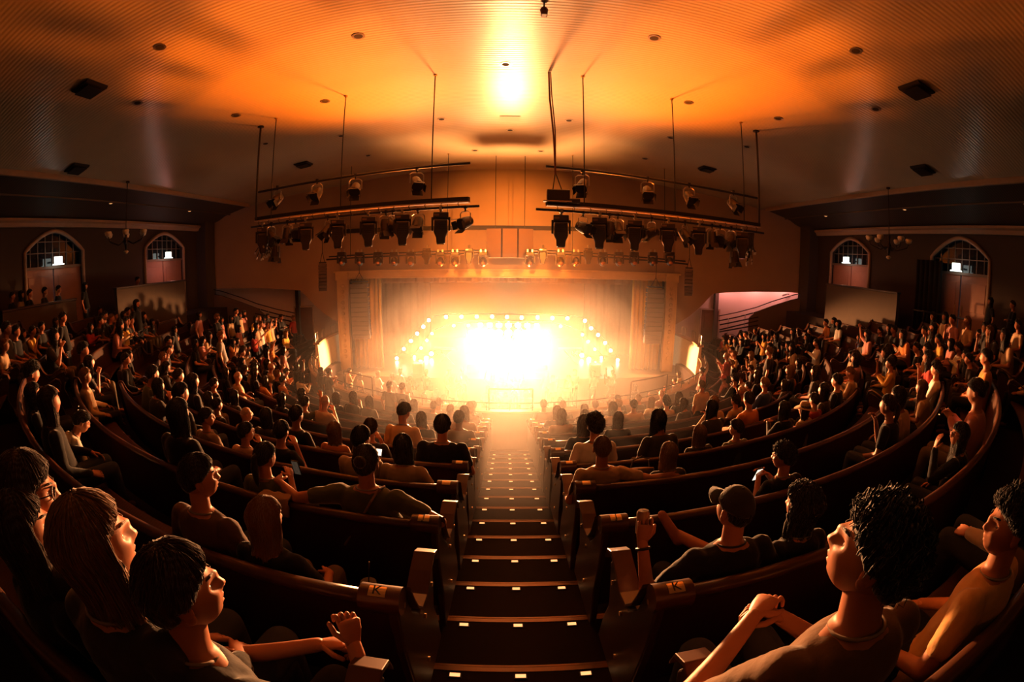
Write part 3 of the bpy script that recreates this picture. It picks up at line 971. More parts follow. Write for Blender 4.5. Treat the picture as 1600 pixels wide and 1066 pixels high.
for j in range(-3, 10):
    pm = phimax(j)
    z = Fj(j)
    mb = MB()
    for s in (-1, 1):
        a0 = math.degrees(0.655 / Rj(j))
        P = []
        for i, p in enumerate(span(s * a0, s * pm, 56)):
            x0, y0 = arc(j, p, -0.02)
            if j < 9:
                x1, y1 = arc(j + 1, p, -0.02)
                zl = Fj(j + 1)
            else:
                x1, y1 = arc(j, p, 1.0)
                zl = z - 0.6
            row = [Vector((x0, y0, z)), Vector((x1, y1, z)), Vector((x1, y1, zl - 0.02))]
            if i == 0:
                P.append([Vector((q.x, q.y, q.z - 0.5)) for q in row[:2]] + [Vector((x1, y1, zl - 0.5))])
            P.append(row)
        mb.grid(P)
    struct(mb, 'floor_tier_%d' % (10 - j), M_floor)
# flat back of the balcony behind the last tier and side cross aisles
P = []
for p in span(-62, 62, 60):
    x0, y0 = arc(-3, p, -0.02)
    P.append([Vector((x0, y0, Fj(-3))), Vector((x0 * 1.25, -6, Fj(-3)))])
struct(MB().grid(P), 'floor_back', M_floor)
for s, nm in ((-1, 'left'), (1, 'right')):
    P = []
    for i in range(30):
        y = -4 + 22.5 * i / 29
        P.append([Vector((s * 15, y, FLOOR_SIDE)), Vector((s * 13.3, y, FLOOR_SIDE)), Vector((s * 13.3, y, -3.0)), Vector((s * 12.2, y, -3.2))])
    struct(MB().grid(P), 'floor_side_' + nm, M_floor)

# aisle stairs
AIS = {'centre': (0.0, 0.62), 'left': (-40.5, 0.5), 'right': (40.5, 0.5), 'far left': (-63, 0.45), 'far right': (63, 0.45)}
M_nose = mat('metal_nosing', (0.2, 0.1, 0.05), rough=0.32, metal=0.6)
M_mark = mat('step_marker', (1, .7, .4), emis=(1.0, 0.45, 0.16), estr=1.6)
T, RISE = 0.624, 0.1777
mb, nose = MB(), MB()
k0 = -5
marks = []
for k in range(k0, 16):
    y = 1.85 + T * k
    z = -1.81 - 0.2851 * y
    # tread of step k runs forward from its back riser to its nosing at y
    mb.box((XC, y - T / 2 - 0.01, z - 0.16), (1.32, T + 0.02, 0.32))
    nose.tube([(XC - 0.66, y, z - 0.005), (XC + 0.66, y, z - 0.005)], 0.014, 6)
    nose.box((XC, y - 0.02, z + 0.002), (1.32, 0.05, 0.006))
    for i, dx in enumerate((-0.39, 0, 0.39)):
        marks.append((k - k0, i, XC + dx, y - 0.085, z + 0.006))
st = struct(mb, 'aisle_stairs', M_step)
props(nose.build('nosing', M_nose, st))
ML = MB().box((0, 0, 0.001), (0.062, 0.026, 0.012)).mesh('step_light')
ML.materials.append(M_mark)
BZ = MB().box((0, 0, -0.003), (0.078, 0.04, 0.012)).mesh('bezel')
BZ.materials.append(M_black)


def step_light(p, rz, label, group):
    o = bpy.data.objects.new('step_light', ML)
    o.location = p
    o.rotation_euler = (0, 0, rz)
    link(o)
    props(o, label, 'step light', group)
    b = link(bpy.data.objects.new('bezel', BZ), o)


for k, i, x, y, z in marks:
    if y > 11:
        continue
    step_light((x, y, z), 0, 'small amber marker light, %s of three on the %s centre-aisle step from the front' % (('left', 'middle', 'right')[i], ORD[20 - k]), 'marker lights on the centre aisle steps')
for nm, (phc, hw) in AIS.items():
    if nm == 'centre':
        continue
    mb = MB()
    n = 0
    for j in range(-2, 9):
        if abs(phc) > phimax(j) - 4:
            continue
        n += 1
        # half step between the tiers
        x, y = arc(j + 1, phc, -0.2)
        mb.box((x, y, Fj(j + 1) + 0.07), (2 * hw, 0.36, 0.147), R(phc))
        if j % 2 == 0 or (nm in ('left', 'right') and j in (-1, 3)):
            for i, dd in enumerate((-0.3, 0, 0.3)):
                a = phc + math.degrees(dd / Rj(j))
                x, y = arc(j + 1, a, -0.09)
                step_light((x, y, Fj(j) + 0.006), R(a), 'tiny marker light, %s of three, %s lit step down the %s aisle' % (('left', 'middle', 'right')[i], ORD[n - 1], nm), 'marker lights on the %s aisle steps' % nm)
    struct(mb, 'stairs_' + nm.replace(' ', '_'), M_step)

# pews: curved plank back with a rolled top rail, seat, carved ends, brass number plate
M_rail = mat('polished_rail', (0.085, 0.032, 0.017), rough=0.34, spec=0.4, var=0.2, vscale=6, coat=0.12)
M_plate = mat('brass_plate', (0.75, 0.5, 0.22), rough=0.3, metal=0.7)
M_ink = mat('black_ink', (0.01, 0.008, 0.006), rough=0.6)
LET = {0: 'K', 1: 'J'}


def letter(ch, size, parent, loc, rot):
    cu = bpy.data.curves.new('letter', 'FONT')
    cu.body = ch
    cu.size = size
    cu.align_x = cu.align_y = 'CENTER'
    cu.extrude = 0.001
    o = bpy.data.objects.new('letter', cu)
    COL.objects.link(o)
    dg = bpy.context.evaluated_depsgraph_get()
    me = bpy.data.meshes.new_from_object(o.evaluated_get(dg))
    bpy.data.objects.remove(o)
    me.materials.clear()
    me.materials.append(M_ink)
    q = bpy.data.objects.new('letter', me)
    q.location = loc
    q.rotation_euler = rot
    link(q, parent)


def pew(j, a, b, label, plate_end=None, detail=True):
    """row j from angle a to b; plate_end: 'a' or 'b' = the end that carries the plate"""
    z = Fj(j)
    pm = (a + b) / 2
    cx, cy = arc(j, pm)
    t = empty('pew', (cx, cy, z), label, 'pew', 'curved wooden pews of the balcony')
    n = max(4, int(abs(b - a) / 2.2))

    def L(ph, off, h):
        x, y = arc(j, ph, off)
        return Vector((x - cx, y - cy, h))
    ph = span(a, b, n)
    # backrest as a closed swept section, leaning back toward the top
    sec = [(0.10, 0.36), (0.06, 0.62), (0.02, 0.86), (-0.02, 0.86), (0.0, 0.62), (0.045, 0.12), (0.085, 0.12)]
    MB().rings([[L(p, o_, h) for o_, h in sec] for p in ph]).build('backrest', M_wood, t, smooth='auto')
    sec = [(-0.035 + 0.038 * math.cos(q), 0.885 + 0.03 * math.sin(q)) for q in [2 * PI * i / 8 for i in range(8)]]
    MB().rings([[L(p, o_ + 0.03, h) for o_, h in sec] for p in ph]).build('top_rail', M_rail, t, smooth=True)
    sec = [(0.09, 0.40), (0.3, 0.405), (0.50, 0.44), (0.53, 0.425), (0.52, 0.40), (0.3, 0.37), (0.09, 0.36)]
    MB().rings([[L(p, o_, h) for o_, h in sec] for p in ph]).build('seat', M_wood, t, smooth='auto')
    for e, p in (('a', a), ('b', b)):
        dr = 1 if e == 'b' else -1
        x, y = arc(j, p)
        g = bpy.data.objects.new('end_panel', None)
        # end board cut to a profile with a scrolled arm
        prof = [(-0.05, 0.0), (0.62, 0.0), (0.58, 0.22), (0.52, 0.36), (0.56, 0.5), (0.6, 0.62), (0.56, 0.68), (0.46, 0.66), (0.34, 0.6), (0.22, 0.6), (0.12, 0.7), (0.07, 0.84), (0.04, 0.93), (-0.03, 0.95), (-0.07, 0.9), (-0.06, 0.6), (-0.02, 0.3)]
        m = MB().prism(prof, 0, -0.025, 0.025)
        o = m.build('end_panel', M_wood, t, bevel=0.01 if detail else None)
        o.location = (x - cx, y - cy, 0)
        o.rotation_euler = (0, 0, R(p))
        ar = MB()
        pts = [(0.05, 0.90), (0.09, 0.80), (0.13, 0.72), (0.2, 0.645), (0.3, 0.635), (0.42, 0.69), (0.53, 0.73), (0.6, 0.70), (0.62, 0.64)]
        ar.rings([[Vector((sx * 0.055, q, h + dz)) for sx, dz in ((-1, 0), (1, 0), (1, 0.022), (-1, 0.022))] for q, h in pts])
        arm = ar.build('armrest', M_rail, o, bevel=0.006 if detail else None)
        if detail:
            for q, h in ((0.0, 0.86), (0.3, 0.5), (0.5, 0.55), (0.25, 0.2)):
                MB().tube([(dr * 0.025, q, h), (dr * 0.036, q, h)], 0.014, 8).build('bolt', M_brass, o)
        if plate_end == e:
            # rolled cap with the brass plate facing back and up
            cap = MB().tube([(-dr * 0.14, -0.02, 0.9), (dr * 0.035, -0.02, 0.9)], 0.062, 14).build('scroll_cap', M_rail, o, smooth='auto')
            q = bpy.data.objects.new('number_plate', None)
            pl = MB().rings([[Vector((sx * 0.036, -0.02 - 0.0635 * math.cos(u), 0.9 + 0.0635 * math.sin(u))) for u in (R(50), R(62), R(74), R(86), R(98))] + [Vector((sx * 0.036, -0.02 - 0.059 * math.cos(u), 0.9 + 0.059 * math.sin(u))) for u in (R(98), R(86), R(74), R(62), R(50))] for sx in (-1, 1)]).build('number_plate', M_plate, o)
            pl.location = (-dr * 0.06, 0, 0)
            if j in LET:
                letter(LET[j], 0.062, o, (-dr * 0.06, -0.02 - 0.065 * math.cos(R(74)), 0.9 + 0.0655 * math.sin(R(74))), (R(16), 0, 0))
    return t


for j in range(-2, 10):
    nm = ORD[9 - j]
    pm = phimax(j)
    lt = (' lettered ' + LET[j]) if j in LET else ''
    ae = math.degrees(0.535 / Rj(j))
    sa = math.degrees(0.52 / Rj(j))
    det = j < 6
    for s, sd in ((-1, 'left'), (1, 'right')):
        q = [(ae, 40.5 - sa, 'curved oak pew%s beside the centre aisle, %s behind the balcony rail, %s side' % (lt, nm, sd), True)]
        if pm > 46:
            q.append((40.5 + sa, min(63 - sa, pm), 'curved oak pew between the two %s aisles, %s row behind the balcony rail' % (sd, nm), False))
        if pm > 68:
            q.append((63 + sa, pm, 'short oak pew beyond the outermost %s aisle, %s row behind the balcony rail' % (sd, nm), False))
        for a, b, lab, pl in q:
            if s > 0:
                pew(j, a, b, lab, 'a' if pl else None, det and pl)
            else:
                pew(j, -b, -a, lab, 'b' if pl else None, det and pl)

# balcony front: panelled wall with a wide ledge, ending in pale boxes by the stage wall
RC, RR = 20.7, 9.05
M_front2 = mat('balcony_panel', (0.22, 0.12, 0.07), rough=0.5, var=0.1)
M_ledge = mat('balcony_ledge', (0.5, 0.3, 0.17), rough=0.4, var=0.08)
M_cream = mat('cream_panel', (0.85, 0.72, 0.5), rough=0.55, var=0.05)


def rail(p, off, z):
    a = R(p)
    return Vector((XC + (RR - off) * math.sin(a), RC - (RR - off) * math.cos(a), z))


t = empty('balcony_front', (XC, RC - RR, -4.05), 'curved balcony front wall with a wide ledge around the hall', 'balcony')
org = Vector((XC, RC - RR, -4.05))
ph = span(-84, 84, 90)
MB().rings([[rail(p, o_, z) - org for o_, z in ((0, -4.9), (0, -4.08), (0.12, -4.08), (0.12, -6.0), (0.02, -6.0))] for p in ph]).build('front_panel', M_front2, t)
MB().rings([[rail(p, o_, z) - org for o_, z in ((-0.06, -4.08), (-0.06, -4.03), (0.24, -4.03), (0.24, -4.08))] for p in ph]).build('ledge', M_ledge, t)
m = MB().tube([rail(p, 0.06, -3.82) - org for p in span(-78, 78, 80)], 0.018, 8)
m.build('ledge_pipe', M_iron, t, smooth=True)
for p in span(-76, 76, 38):
    MB().tube([rail(p, 0.06, -4.03) - org, rail(p, 0.06, -3.82) - org], 0.012, 6).build('pipe_post', M_iron, t)
# pale curved boxes at both ends
for s, sd in ((-1, 'left'), (1, 'right')):
    t2 = empty('box_front', tuple(rail(s * 87, 0, -4.3)), 'pale curved box front at the %s end of the balcony by the stage wall' % sd, 'balcony', 'balcony box fronts')
    og = rail(s * 87, 0, -4.3)
    ph = span(s * 76, s * 99, 14)
    MB().rings([[rail(p, o_, z) - og for o_, z in ((0.1, -5.1), (0.14, -3.55), (0.26, -3.55), (0.34, -5.1))] for p in ph]).build('panel', M_cream, t2)
    MB().rings([[rail(p, o_, z) - og for o_, z in ((0.04, -3.55), (0.04, -3.47), (0.34, -3.47), (0.34, -3.55))] for p in ph]).build('ledge', M_ledge, t2)
    for q in (78, 86, 94):
        a = [rail(s * (q - 1.5), 0.16, -3.47) - og, rail(s * (q - 1.5), 0.16, -3.05) - og, rail(s * (q + 1.5), 0.16, -3.05) - og, rail(s * (q + 1.5), 0.16, -3.47) - og]
        MB().tube(a, 0.016, 6).build('guard_hoop', M_steel, t2)
# guard frames standing on the ledge at the aisle ends
for p0, p1, lab in ((-3.6, 4.0, 'pale metal guard frame on the ledge at the foot of the centre aisle'), (-36.5, -27.5, 'dark metal guard frame on the ledge at the foot of the left aisle'), (23.5, 34.0, 'dark metal guard frame on the ledge at the foot of the right aisle'), (-56, -50.5, 'small dark guard frame on the ledge toward the left box')):
    t3 = empty('guard_railing', tuple(rail((p0 + p1) / 2, 0.06, -4.03)), lab, 'railing', 'guard frames on the balcony ledge')
    og = rail((p0 + p1) / 2, 0.06, -4.03)
    n = 6
    MB().tube([rail(q, 0.06, -3.42) - og for q in span(p0, p1, n)], 0.02, 8).build('top_rail', M_iron, t3, smooth=True)
    MB().tube([rail(q, 0.06, -3.98) - og for q in span(p0, p1, n)], 0.016, 8).build('bottom_rail', M_iron, t3, smooth=True)
    for q in (p0, p1):
        MB().tube([rail(q, 0.06, -4.03) - og, rail(q, 0.06, -3.42) - og], 0.02, 8).build('post', M_iron, t3)

# dark wall of the side stair in the right recess, with its handrail
a, b = fw(1.0, 1, -0.15), fw(0.47, 1, -0.15)
for s, sd in ((1, 'right'), (-1, 'left')):
    a, b = fw(1.0, s, -0.2), fw(0.33, s, -0.2)
    t4 = empty('stair_parapet', tuple(fw(0.66, s, -0.2) + Vector((0, 0, -3))), 'dark sloping stair parapet under the %s part of the stage wall' % sd, 'parapet', 'sloping stair parapets')
    og = fw(0.66, s, -0.2) + Vector((0, 0, -3))
    top = [(1.0, -1.0), (0.86, -1.28), (0.72, -1.62), (0.6, -1.98), (0.55, -2.3), (0.55, -6)]
    Pq = [fw(u, s, -0.2) + Vector((0, 0, z)) - og for u, z in top] + [fw(1.0, s, -0.2) + Vector((0, 0, -6)) - og]
    Qq = [fw(u, s, -0.32) + Vector((0, 0, z)) - og for u, z in top] + [fw(1.0, s, -0.32) + Vector((0, 0, -6)) - og]
    n = len(Pq)
    mb = MB().add(Pq + Qq, [tuple(range(n)), tuple(range(2 * n - 1, n - 1, -1))] + [(i, (i + 1) % n, (i + 1) % n + n, i + n) for i in range(n)])
    mb.build('panel', mat('stair_paint', (0.16, 0.1, 0.07), rough=0.7), t4)
    for dz, r_ in ((0.1, 0.03), (0.34, 0.022)):
        MB().tube([fw(u, s, -0.26) + Vector((0, 0, z + dz)) - og for u, z in ((1.0, -1.12), (0.86, -1.38), (0.72, -1.74), (0.6, -2.1), (0.46, -2.42), (0.33, -2.66))], r_, 8).build('handrail', M_iron, t4, smooth=True)
    for z0, z1 in ((-2.22, -2.75), (-2.4, -3.0), (-2.62, -3.1)):
        MB().tube([fw(0.62, s, -0.3) + Vector((0, 0, z0)) - og, fw(0.34, s, -0.3) + Vector((0, 0, z1)) - og], 0.035, 8).build('truss_bar', M_iron, t4)
    for u, z in ((0.58, -2.3), (0.52, -2.45), (0.4, -2.7)):
        MB().tube([fw(u, s, -0.3) + Vector((0, 0, z - 0.45)) - og, fw(u, s, -0.3) + Vector((0, 0, z + 0.3)) - og], 0.02, 8).build('post', M_steel, t4)

# ------------------------------------------------------------------ haze that fills the hall
def haze(name, c, rad, dens, aniso, color, label):
    m = bpy.data.materials.new(name)
    m.use_nodes = True
    n = m.node_tree.nodes
    n.clear()
    o = n.new('ShaderNodeOutputMaterial')
    v = n.new('ShaderNodeVolumeScatter')
    v.inputs['Color'].default_value = (*color, 1)
    v.inputs['Density'].default_value = dens
    v.inputs['Anisotropy'].default_value = aniso
    m.node_tree.links.new(v.outputs[0], o.inputs['Volume'])
    ob = MB().ball((0, 0, 0), rad, 48, 32).build(name, m, None, loc=c)
    props(ob, label, 'haze', kind='stuff')


for k, d_, y_ in ((1.0, 0.0020, 16.6), (0.8, 0.0036, 14.4), (0.6, 0.0052, 12.8)):
    haze('haze', (0, y_, -3.0), (6.7 * k, 12.0 * k, 5.4 * k), d_, 0.68, (1.0, 0.95, 0.92), 'thin warm haze hanging over the balcony front and the hall')
haze('stage_haze', (0.1, 24.4, -4.0), (4.6, 5.0, 3.0), 0.003, 0.5, (1.0, 0.95, 0.9), 'dense warm haze filling the stage around the lamps')

# ------------------------------------------------------------------ people
M_skin = mat('skin', (0.55, 0.32, 0.23), rough=0.5, spec=0.4, objcol=True, var=0.06, vscale=14)
M_cloth = mat('cloth', (0.3, 0.3, 0.3), rough=0.9, spec=0.2, objcol=True, var=0.1, vscale=9, bump=('noise', 14, 0.35, 0.02))
M_denim = mat('trouser_cloth', (0.05, 0.06, 0.09), rough=0.9, spec=0.2, objcol=True, var=0.12, vscale=16, bump=('noise', 18, 0.3, 0.015))
M_hair = mat('hair', (0.05, 0.03, 0.02), rough=0.62, spec=0.22, objcol=True, var=0.35, vscale=30, bump=('X', 26, 0.35, 0.004))
M_eye = mat('eye_white', (0.3, 0.24, 0.2), rough=0.12)

for m_, w_ in ((M_hair, 0.9), (M_cloth, 0.4)):
    m_.node_tree.nodes['Principled BSDF'].inputs['Sheen Weight'].default_value = w_
    m_.node_tree.nodes['Principled BSDF'].inputs['Sheen Roughness'].default_value = 0.35

DGET = bpy.context.evaluated_depsgraph_get


def remesh(mb, voxel, smooth=4, fac=0.5):
    me = mb.mesh('tmp')
    o = bpy.data.objects.new('tmp', me)
    COL.objects.link(o)
    m = o.modifiers.new('r', 'REMESH')
    m.mode = 'VOXEL'
    m.voxel_size = voxel
    m.use_smooth_shade = True
    s = o.modifiers.new('s', 'SMOOTH')
    s.factor = fac
    s.iterations = smooth
    dg = DGET()
    out = bpy.data.meshes.new_from_object(o.evaluated_get(dg))
    bpy.data.objects.remove(o)
    bpy.data.meshes.remove(me)
    return out


def join_mesh(me, mb):
    """append the shapes of mb to mesh me"""
    bm = bmesh.new()
    bm.from_mesh(me)
    t = mb.mesh('tmp')
    bm.from_mesh(t)
    bpy.data.meshes.remove(t)
    bm.to_mesh(me)
    bm.free()
    for p in me.polygons:
        p.use_smooth = True
    return me


def ell(c, X, Y, rx, ry, n=16):
    return [c + X * (rx * math.cos(2 * PI * k / n)) + Y * (ry * math.sin(2 * PI * k / n)) for k in range(n)]


def gs(v, s):
    return math.exp(-(v / s) ** 2)


def head_pt(u, v):
    """unit sphere point -> head surface (y = forward), real size in metres, centre of skull at 0"""
    x, y, z = math.cos(v) * math.sin(u), math.cos(v) * math.cos(u), math.sin(v)
    X, Y, Z = 0.074 * x, 0.094 * y, 0.112 * z
    if z < 0:                                       # jaw narrows and comes forward
        k = min(1.0, -z)
        X *= 1 - 0.34 * k * k
        Y = Y * (1 - 0.12 * k) + 0.020 * k * (1 if y > -0.2 else -0.2)
    if y > 0:
        f = y ** 1.5
        Y += f * 0.021 * gs(x, 0.17) * gs(z + 0.19, 0.14)            # nose
        Y += f * 0.013 * gs(x, 0.12) * gs(z - 0.05, 0.2)             # bridge
        Y -= f * 0.015 * (gs(x - 0.40, 0.17) + gs(x + 0.40, 0.17)) * gs(z - 0.03, 0.12)   # eye sockets
        Y += f * 0.009 * gs(z - 0.19, 0.09) * gs(x, 0.6)              # brow
        Y += f * 0.013 * gs(x, 0.24) * gs(z + 0.46, 0.06)            # upper lip
        Y += f * 0.012 * gs(x, 0.20) * gs(z + 0.57, 0.06)            # lower lip
        Y -= f * 0.010 * gs(x, 0.28) * gs(z + 0.515, 0.035)          # mouth line
        Y += f * 0.014 * gs(x, 0.28) * gs(z + 0.80, 0.14)            # chin
        Y += f * 0.006 * (gs(x - 0.5, 0.25) + gs(x + 0.5, 0.25)) * gs(z + 0.2, 0.22)      # cheekbones
    else:
        Y -= 0.008 * (-y) * gs(z - 0.25, 0.5)
    return Vector((X, Y, Z))


def add_head(mb, H, seg=40, rg=30):
    rings = []
    for i in range(rg + 1):
        v = -PI / 2 + PI * (i + 0.02) / (rg + 0.04)
        rings.append([H @ head_pt(2 * PI * k / seg, v) for k in range(seg)])
    mb.rings(rings)
    for s in (-1, 1):                               # ears
        for c, r in (((s * 0.078, -0.008, -0.002), (0.010, 0.020, 0.033)), ((s * 0.080, -0.004, -0.022), (0.008, 0.014, 0.017))):
            rr = []
            for i in range(9):
                t = PI * (i + 0.05) / 8.1
                rr.append([H @ Vector((c[0] + r[0] * math.sin(t) * math.cos(2 * PI * k / 12), c[1] + r[1] * math.sin(t) * math.sin(2 * PI * k / 12), c[2] + r[2] * math.cos(t))) for k in range(12)])
            mb.rings(rr)


def hand_shapes(mb, wrist, d, palm, side, curl, fine=True):
    """palm and five fingers; d = pointing direction, palm = palm normal, side +1 right -1 left"""
    d = d.normalized()
    palm = (palm - d * palm.dot(d)).normalized()
    a = d.cross(palm).normalized() * side           # toward the thumb side
    c0 = wrist
    rings = []
    for t, w_, h in ((-0.015, 0.024, 0.019), (0.015, 0.031, 0.018), (0.05, 0.040, 0.016), (0.085, 0.041, 0.013), (0.093, 0.034, 0.008)):
        rings.append(ell(c0 + d * t, a, palm, w_, h, 12))
    mb.rings(rings)
    for i, (off, ln) in enumerate(((0.030, 0.072), (0.010, 0.080), (-0.010, 0.075), (-0.029, 0.058))):
        p = c0 + d * 0.082 + a * off
        ang = curl * (0.75 + 0.1 * i)
        pts, rs = [p - d * 0.02], [0.0092]
        dd = d + a * off * 1.6
        for sgm, fr in enumerate((0.45, 0.32, 0.23)):
            q = Matrix.Rotation(ang * (0.7 if sgm == 0 else 1.0), 3, palm.cross(d) * -1 if False else d.cross(palm))
            dd = (q @ dd).normalized()
            p2 = p + dd * ln * fr
            pts.append(p2)
            rs.append(0.0086 - 0.0009 * sgm)
            p = p2
        mb.capsule(pts[0], pts[1], rs[0], rs[1], 8)
        mb.capsule(pts[1], pts[2], rs[1], rs[2], 8)
        mb.capsule(pts[2], pts[3], rs[2], rs[3] * 0.9, 8)
    p = c0 + d * 0.022 + a * 0.024
    t1 = (d * 0.62 + a * 0.62 + palm * 0.42).normalized()
    t2 = (d * 0.9 + a * 0.12 + palm * (0.3 + 0.25 * curl)).normalized()
    p1 = p + t1 * 0.042
    mb.capsule(p, p1, 0.0125, 0.0105, 8)
    mb.capsule(p1, p1 + t2 * 0.034, 0.0105, 0.009, 8)


ARMS = {   # elbow and wrist for the right arm (x outward), local seated frame: y forward from the pew back, z above the floor
    'lap': ((0.25, 0.20, 0.70), (0.10, 0.43, 0.63)),
    'knee': ((0.26, 0.26, 0.70), (0.15, 0.50, 0.63)),
    'side': ((0.27, 0.14, 0.69), (0.24, 0.38, 0.60)),
    'cross': ((0.25, 0.22, 0.73), (-0.02, 0.33, 0.76)),
    'clasp': ((0.25, 0.24, 0.72), (0.05, 0.47, 0.74)),
    'phone': ((0.22, 0.24, 0.72), (0.06, 0.42, 0.93)),
    'chin': ((0.19, 0.36, 0.74), (0.06, 0.36, 1.02)),
    'raise': ((0.34, 0.28, 1.05), (0.30, 0.34, 1.32)),
    'clap': ((0.25, 0.24, 0.78), (0.06, 0.44, 0.92)),
    'spread': ((0.46, 0.06, 0.94), (0.72, 0.06, 0.95)),
    'hold': ((0.33, 0.24, 0.76), (0.30, 0.42, 0.96)),
    'down': ((0.27, 0.12, 0.74), (0.27, 0.20, 0.50)),
}


def build_person(p, voxel, cvoxel):
    """returns dict of meshes and the head matrix for one pose"""
    stand = p.get('stand', False)
    ws = p.get('w', 1.0)                            # shoulder width
    fat = p.get('fat', 1.0)
    hz = 0.42 if stand else 0.0
    hip = Vector((0, 0.20 if not stand else 0.16, 0.51 + hz))
    M = Matrix.Rotation(R(-p.get('lean', 0)), 4, 'X') @ Matrix.Rotation(R(p.get('tilt', 0)), 4, 'Y') @ Matrix.Rotation(R(p.get('twist', 0)), 4, 'Z')
    M = Matrix.Translation(hip) @ M @ Matrix.Translation(-hip)

    def U(x, y, z):
        return M @ Vector((x, y, z + hz))
    X = (M.to_3x3() @ Vector((1, 0, 0)))
    Yv = (M.to_3x3() @ Vector((0, 1, 0)))
    Zv = (M.to_3x3() @ Vector((0, 0, 1)))
    body, shirt, trs = MB(), MB(), MB()
    # torso: z, y centre, half width, half depth
    TOR = [(0.45, 0.20, 0.155, 0.115), (0.52, 0.20, 0.165, 0.118), (0.62, 0.185, 0.148 * fat, 0.105 * fat), (0.72, 0.17, 0.145 * fat, 0.104 * fat), (0.82, 0.16, 0.158, 0.110), (0.90, 0.155, 0.172, 0.108), (0.955, 0.152, 0.168, 0.092), (0.995, 0.152, 0.115, 0.072), (1.02, 0.158, 0.062, 0.058)]
    body.rings([ell(U(0, y, z), X * ws, Yv, rx_, ry_, 20) for z, y, rx_, ry_ in TOR])
    g = 0.012
    sh = []
    for z, y, rx_, ry_ in TOR[(0 if not p.get('crop') else 1):-1]:
        sh.append(ell(U(0, y, z), X * ws, Yv, rx_ + g + (0.012 if z < 0.8 else 0), ry_ + g + (0.014 if z < 0.8 else 0), 20))
    sh.append(ell(U(0, 0.156, 1.012), X * ws, Yv, 0.076, 0.066, 20))
    shirt.rings(sh)
    # neck and head
    nb = U(0, 0.158, 1.0)
    Hm = Matrix.Rotation(R(p.get('yaw', 0)), 4, 'Z') @ Matrix.Rotation(R(p.get('pitch', 0)), 4, 'X') @ Matrix.Rotation(R(p.get('roll', 0)), 4, 'Y')
    hb = U(0, 0.175, 1.10)
    hc = hb + (Zv * 0.4 + Vector((0, 0, 0.6))).normalized() * 0.085 + Hm.to_3x3() @ Vector((0, 0.012, 0))
    H = Matrix.Translation(hc) @ Hm
    body.tube([nb - Zv * 0.04, nb + Zv * 0.03, hc + Hm.to_3x3() @ Vector((0, -0.022, -0.055)), hc + Hm.to_3x3() @ Vector((0, -0.015, 0.0))], [0.068, 0.056, 0.053, 0.05], 16)
    hd = MB()
    add_head(hd if p.get('near') else body, H, *((64, 50) if p.get('near') else (40, 30)))
    # arms
    fingers = MB()
    HND = {}
    pr = p.get('right', 'lap')
    pl = p.get('left', 'lap')
    for s, a in ((1, pr), (-1, pl)):
        e, h = ARMS[a] if isinstance(a, str) else a[:2]
        S = U(s * 0.172 * ws, 0.150, 0.945)
        if stand and isinstance(a, str):
            e, h = {'lap': ((0.27, 0.15, 0.70), (0.25, 0.24, 0.47)), 'down': ((0.27, 0.12, 0.68), (0.26, 0.18, 0.44))}.get(a, (e, h))
        ws_ = 1 + (ws - 1) * 0.8
        E = U(s * e[0] * ws_, e[1], e[2])
        Hn = U(s * h[0] * ws_, h[1], h[2])
        HND['R' if s > 0 else 'L'] = (E, Hn)
        body.capsule(S, E, 0.052 * fat ** 0.5, 0.041, 12)
        body.capsule(E, Hn, 0.042, 0.027, 12)
        dirh = p.get('hdir%s' % ('R' if s > 0 else 'L'))
        dh = Vector(dirh) if dirh else (Hn - E).normalized() + Vector((-s * 0.25, 0.15, -0.1))
        pn = p.get('palm%s' % ('R' if s > 0 else 'L'))
        pn = Vector(pn) if pn else Vector((-s * 0.5, 0, -0.8))
        if abs(dh.normalized().dot(pn.normalized())) > 0.9:
            pn = Vector((-s, 0.2, 0))
        hand_shapes(fingers, Hn, dh, pn, s, p.get('curl%s' % ('R' if s > 0 else 'L'), 0.5))
        sl = p.get('sleeve', 'short')
        if sl == 'short':
            mid = S.lerp(E, 0.62)
            shirt.capsule(S, mid, 0.067 * fat ** 0.5, 0.060, 12)
        elif sl == 'long':
            shirt.capsule(S, E, 0.067, 0.055, 12)
            shirt.capsule(E, E.lerp(Hn, 0.93), 0.055, 0.038, 12)
    # legs
    for s in (1, -1):
        if stand:
            hp, kn, an, to = Vector((s * 0.09, 0.17, 0.90)), Vector((s * 0.10, 0.19, 0.50)), Vector((s * 0.10, 0.15, 0.09)), Vector((s * 0.13, 0.30, 0.035))
        else:
            lg = p.get('leg%s' % ('R' if s > 0 else 'L'))
            hp = Vector((s * 0.09, 0.21, 0.50))
            kn, an, to = lg if lg else ((0.12, 0.61, 0.53), (0.12, 0.62, 0.10), (0.14, 0.77, 0.04))
            kn, an, to = [Vector((s * q[0], q[1], q[2])) for q in (kn, an, to)]
        body.capsule(hp, kn, 0.083, 0.056, 12)
        body.capsule(kn, an, 0.056, 0.038, 12)
        body.capsule(an + Vector((0, -0.02, -0.03)), to, 0.042, 0.032, 10)
        short = p.get('shorts')
        trs.capsule(hp, kn, 0.098, 0.070, 12)
        if not short:
            trs.capsule(kn, kn.lerp(an, 0.95), 0.070, 0.055, 12)
    trs.rings([ell(Vector((0, hip.y, z + hz)), Vector((1, 0, 0)), Vector((0, 1, 0)), a, b, 20) for z, a, b in ((0.40, 0.13, 0.10), (0.45, 0.168, 0.128), (0.53, 0.178, 0.130), (0.60, 0.165, 0.122))])
    bm_ = remesh(body, voxel, 3 if voxel > 0.012 else 2, 0.45)
    fingers.add(hd.v, hd.f)
    join_mesh(bm_, fingers)
    bm_.materials.clear()
    bm_.materials.append(M_skin)
    sm_ = remesh(shirt, cvoxel, 3)
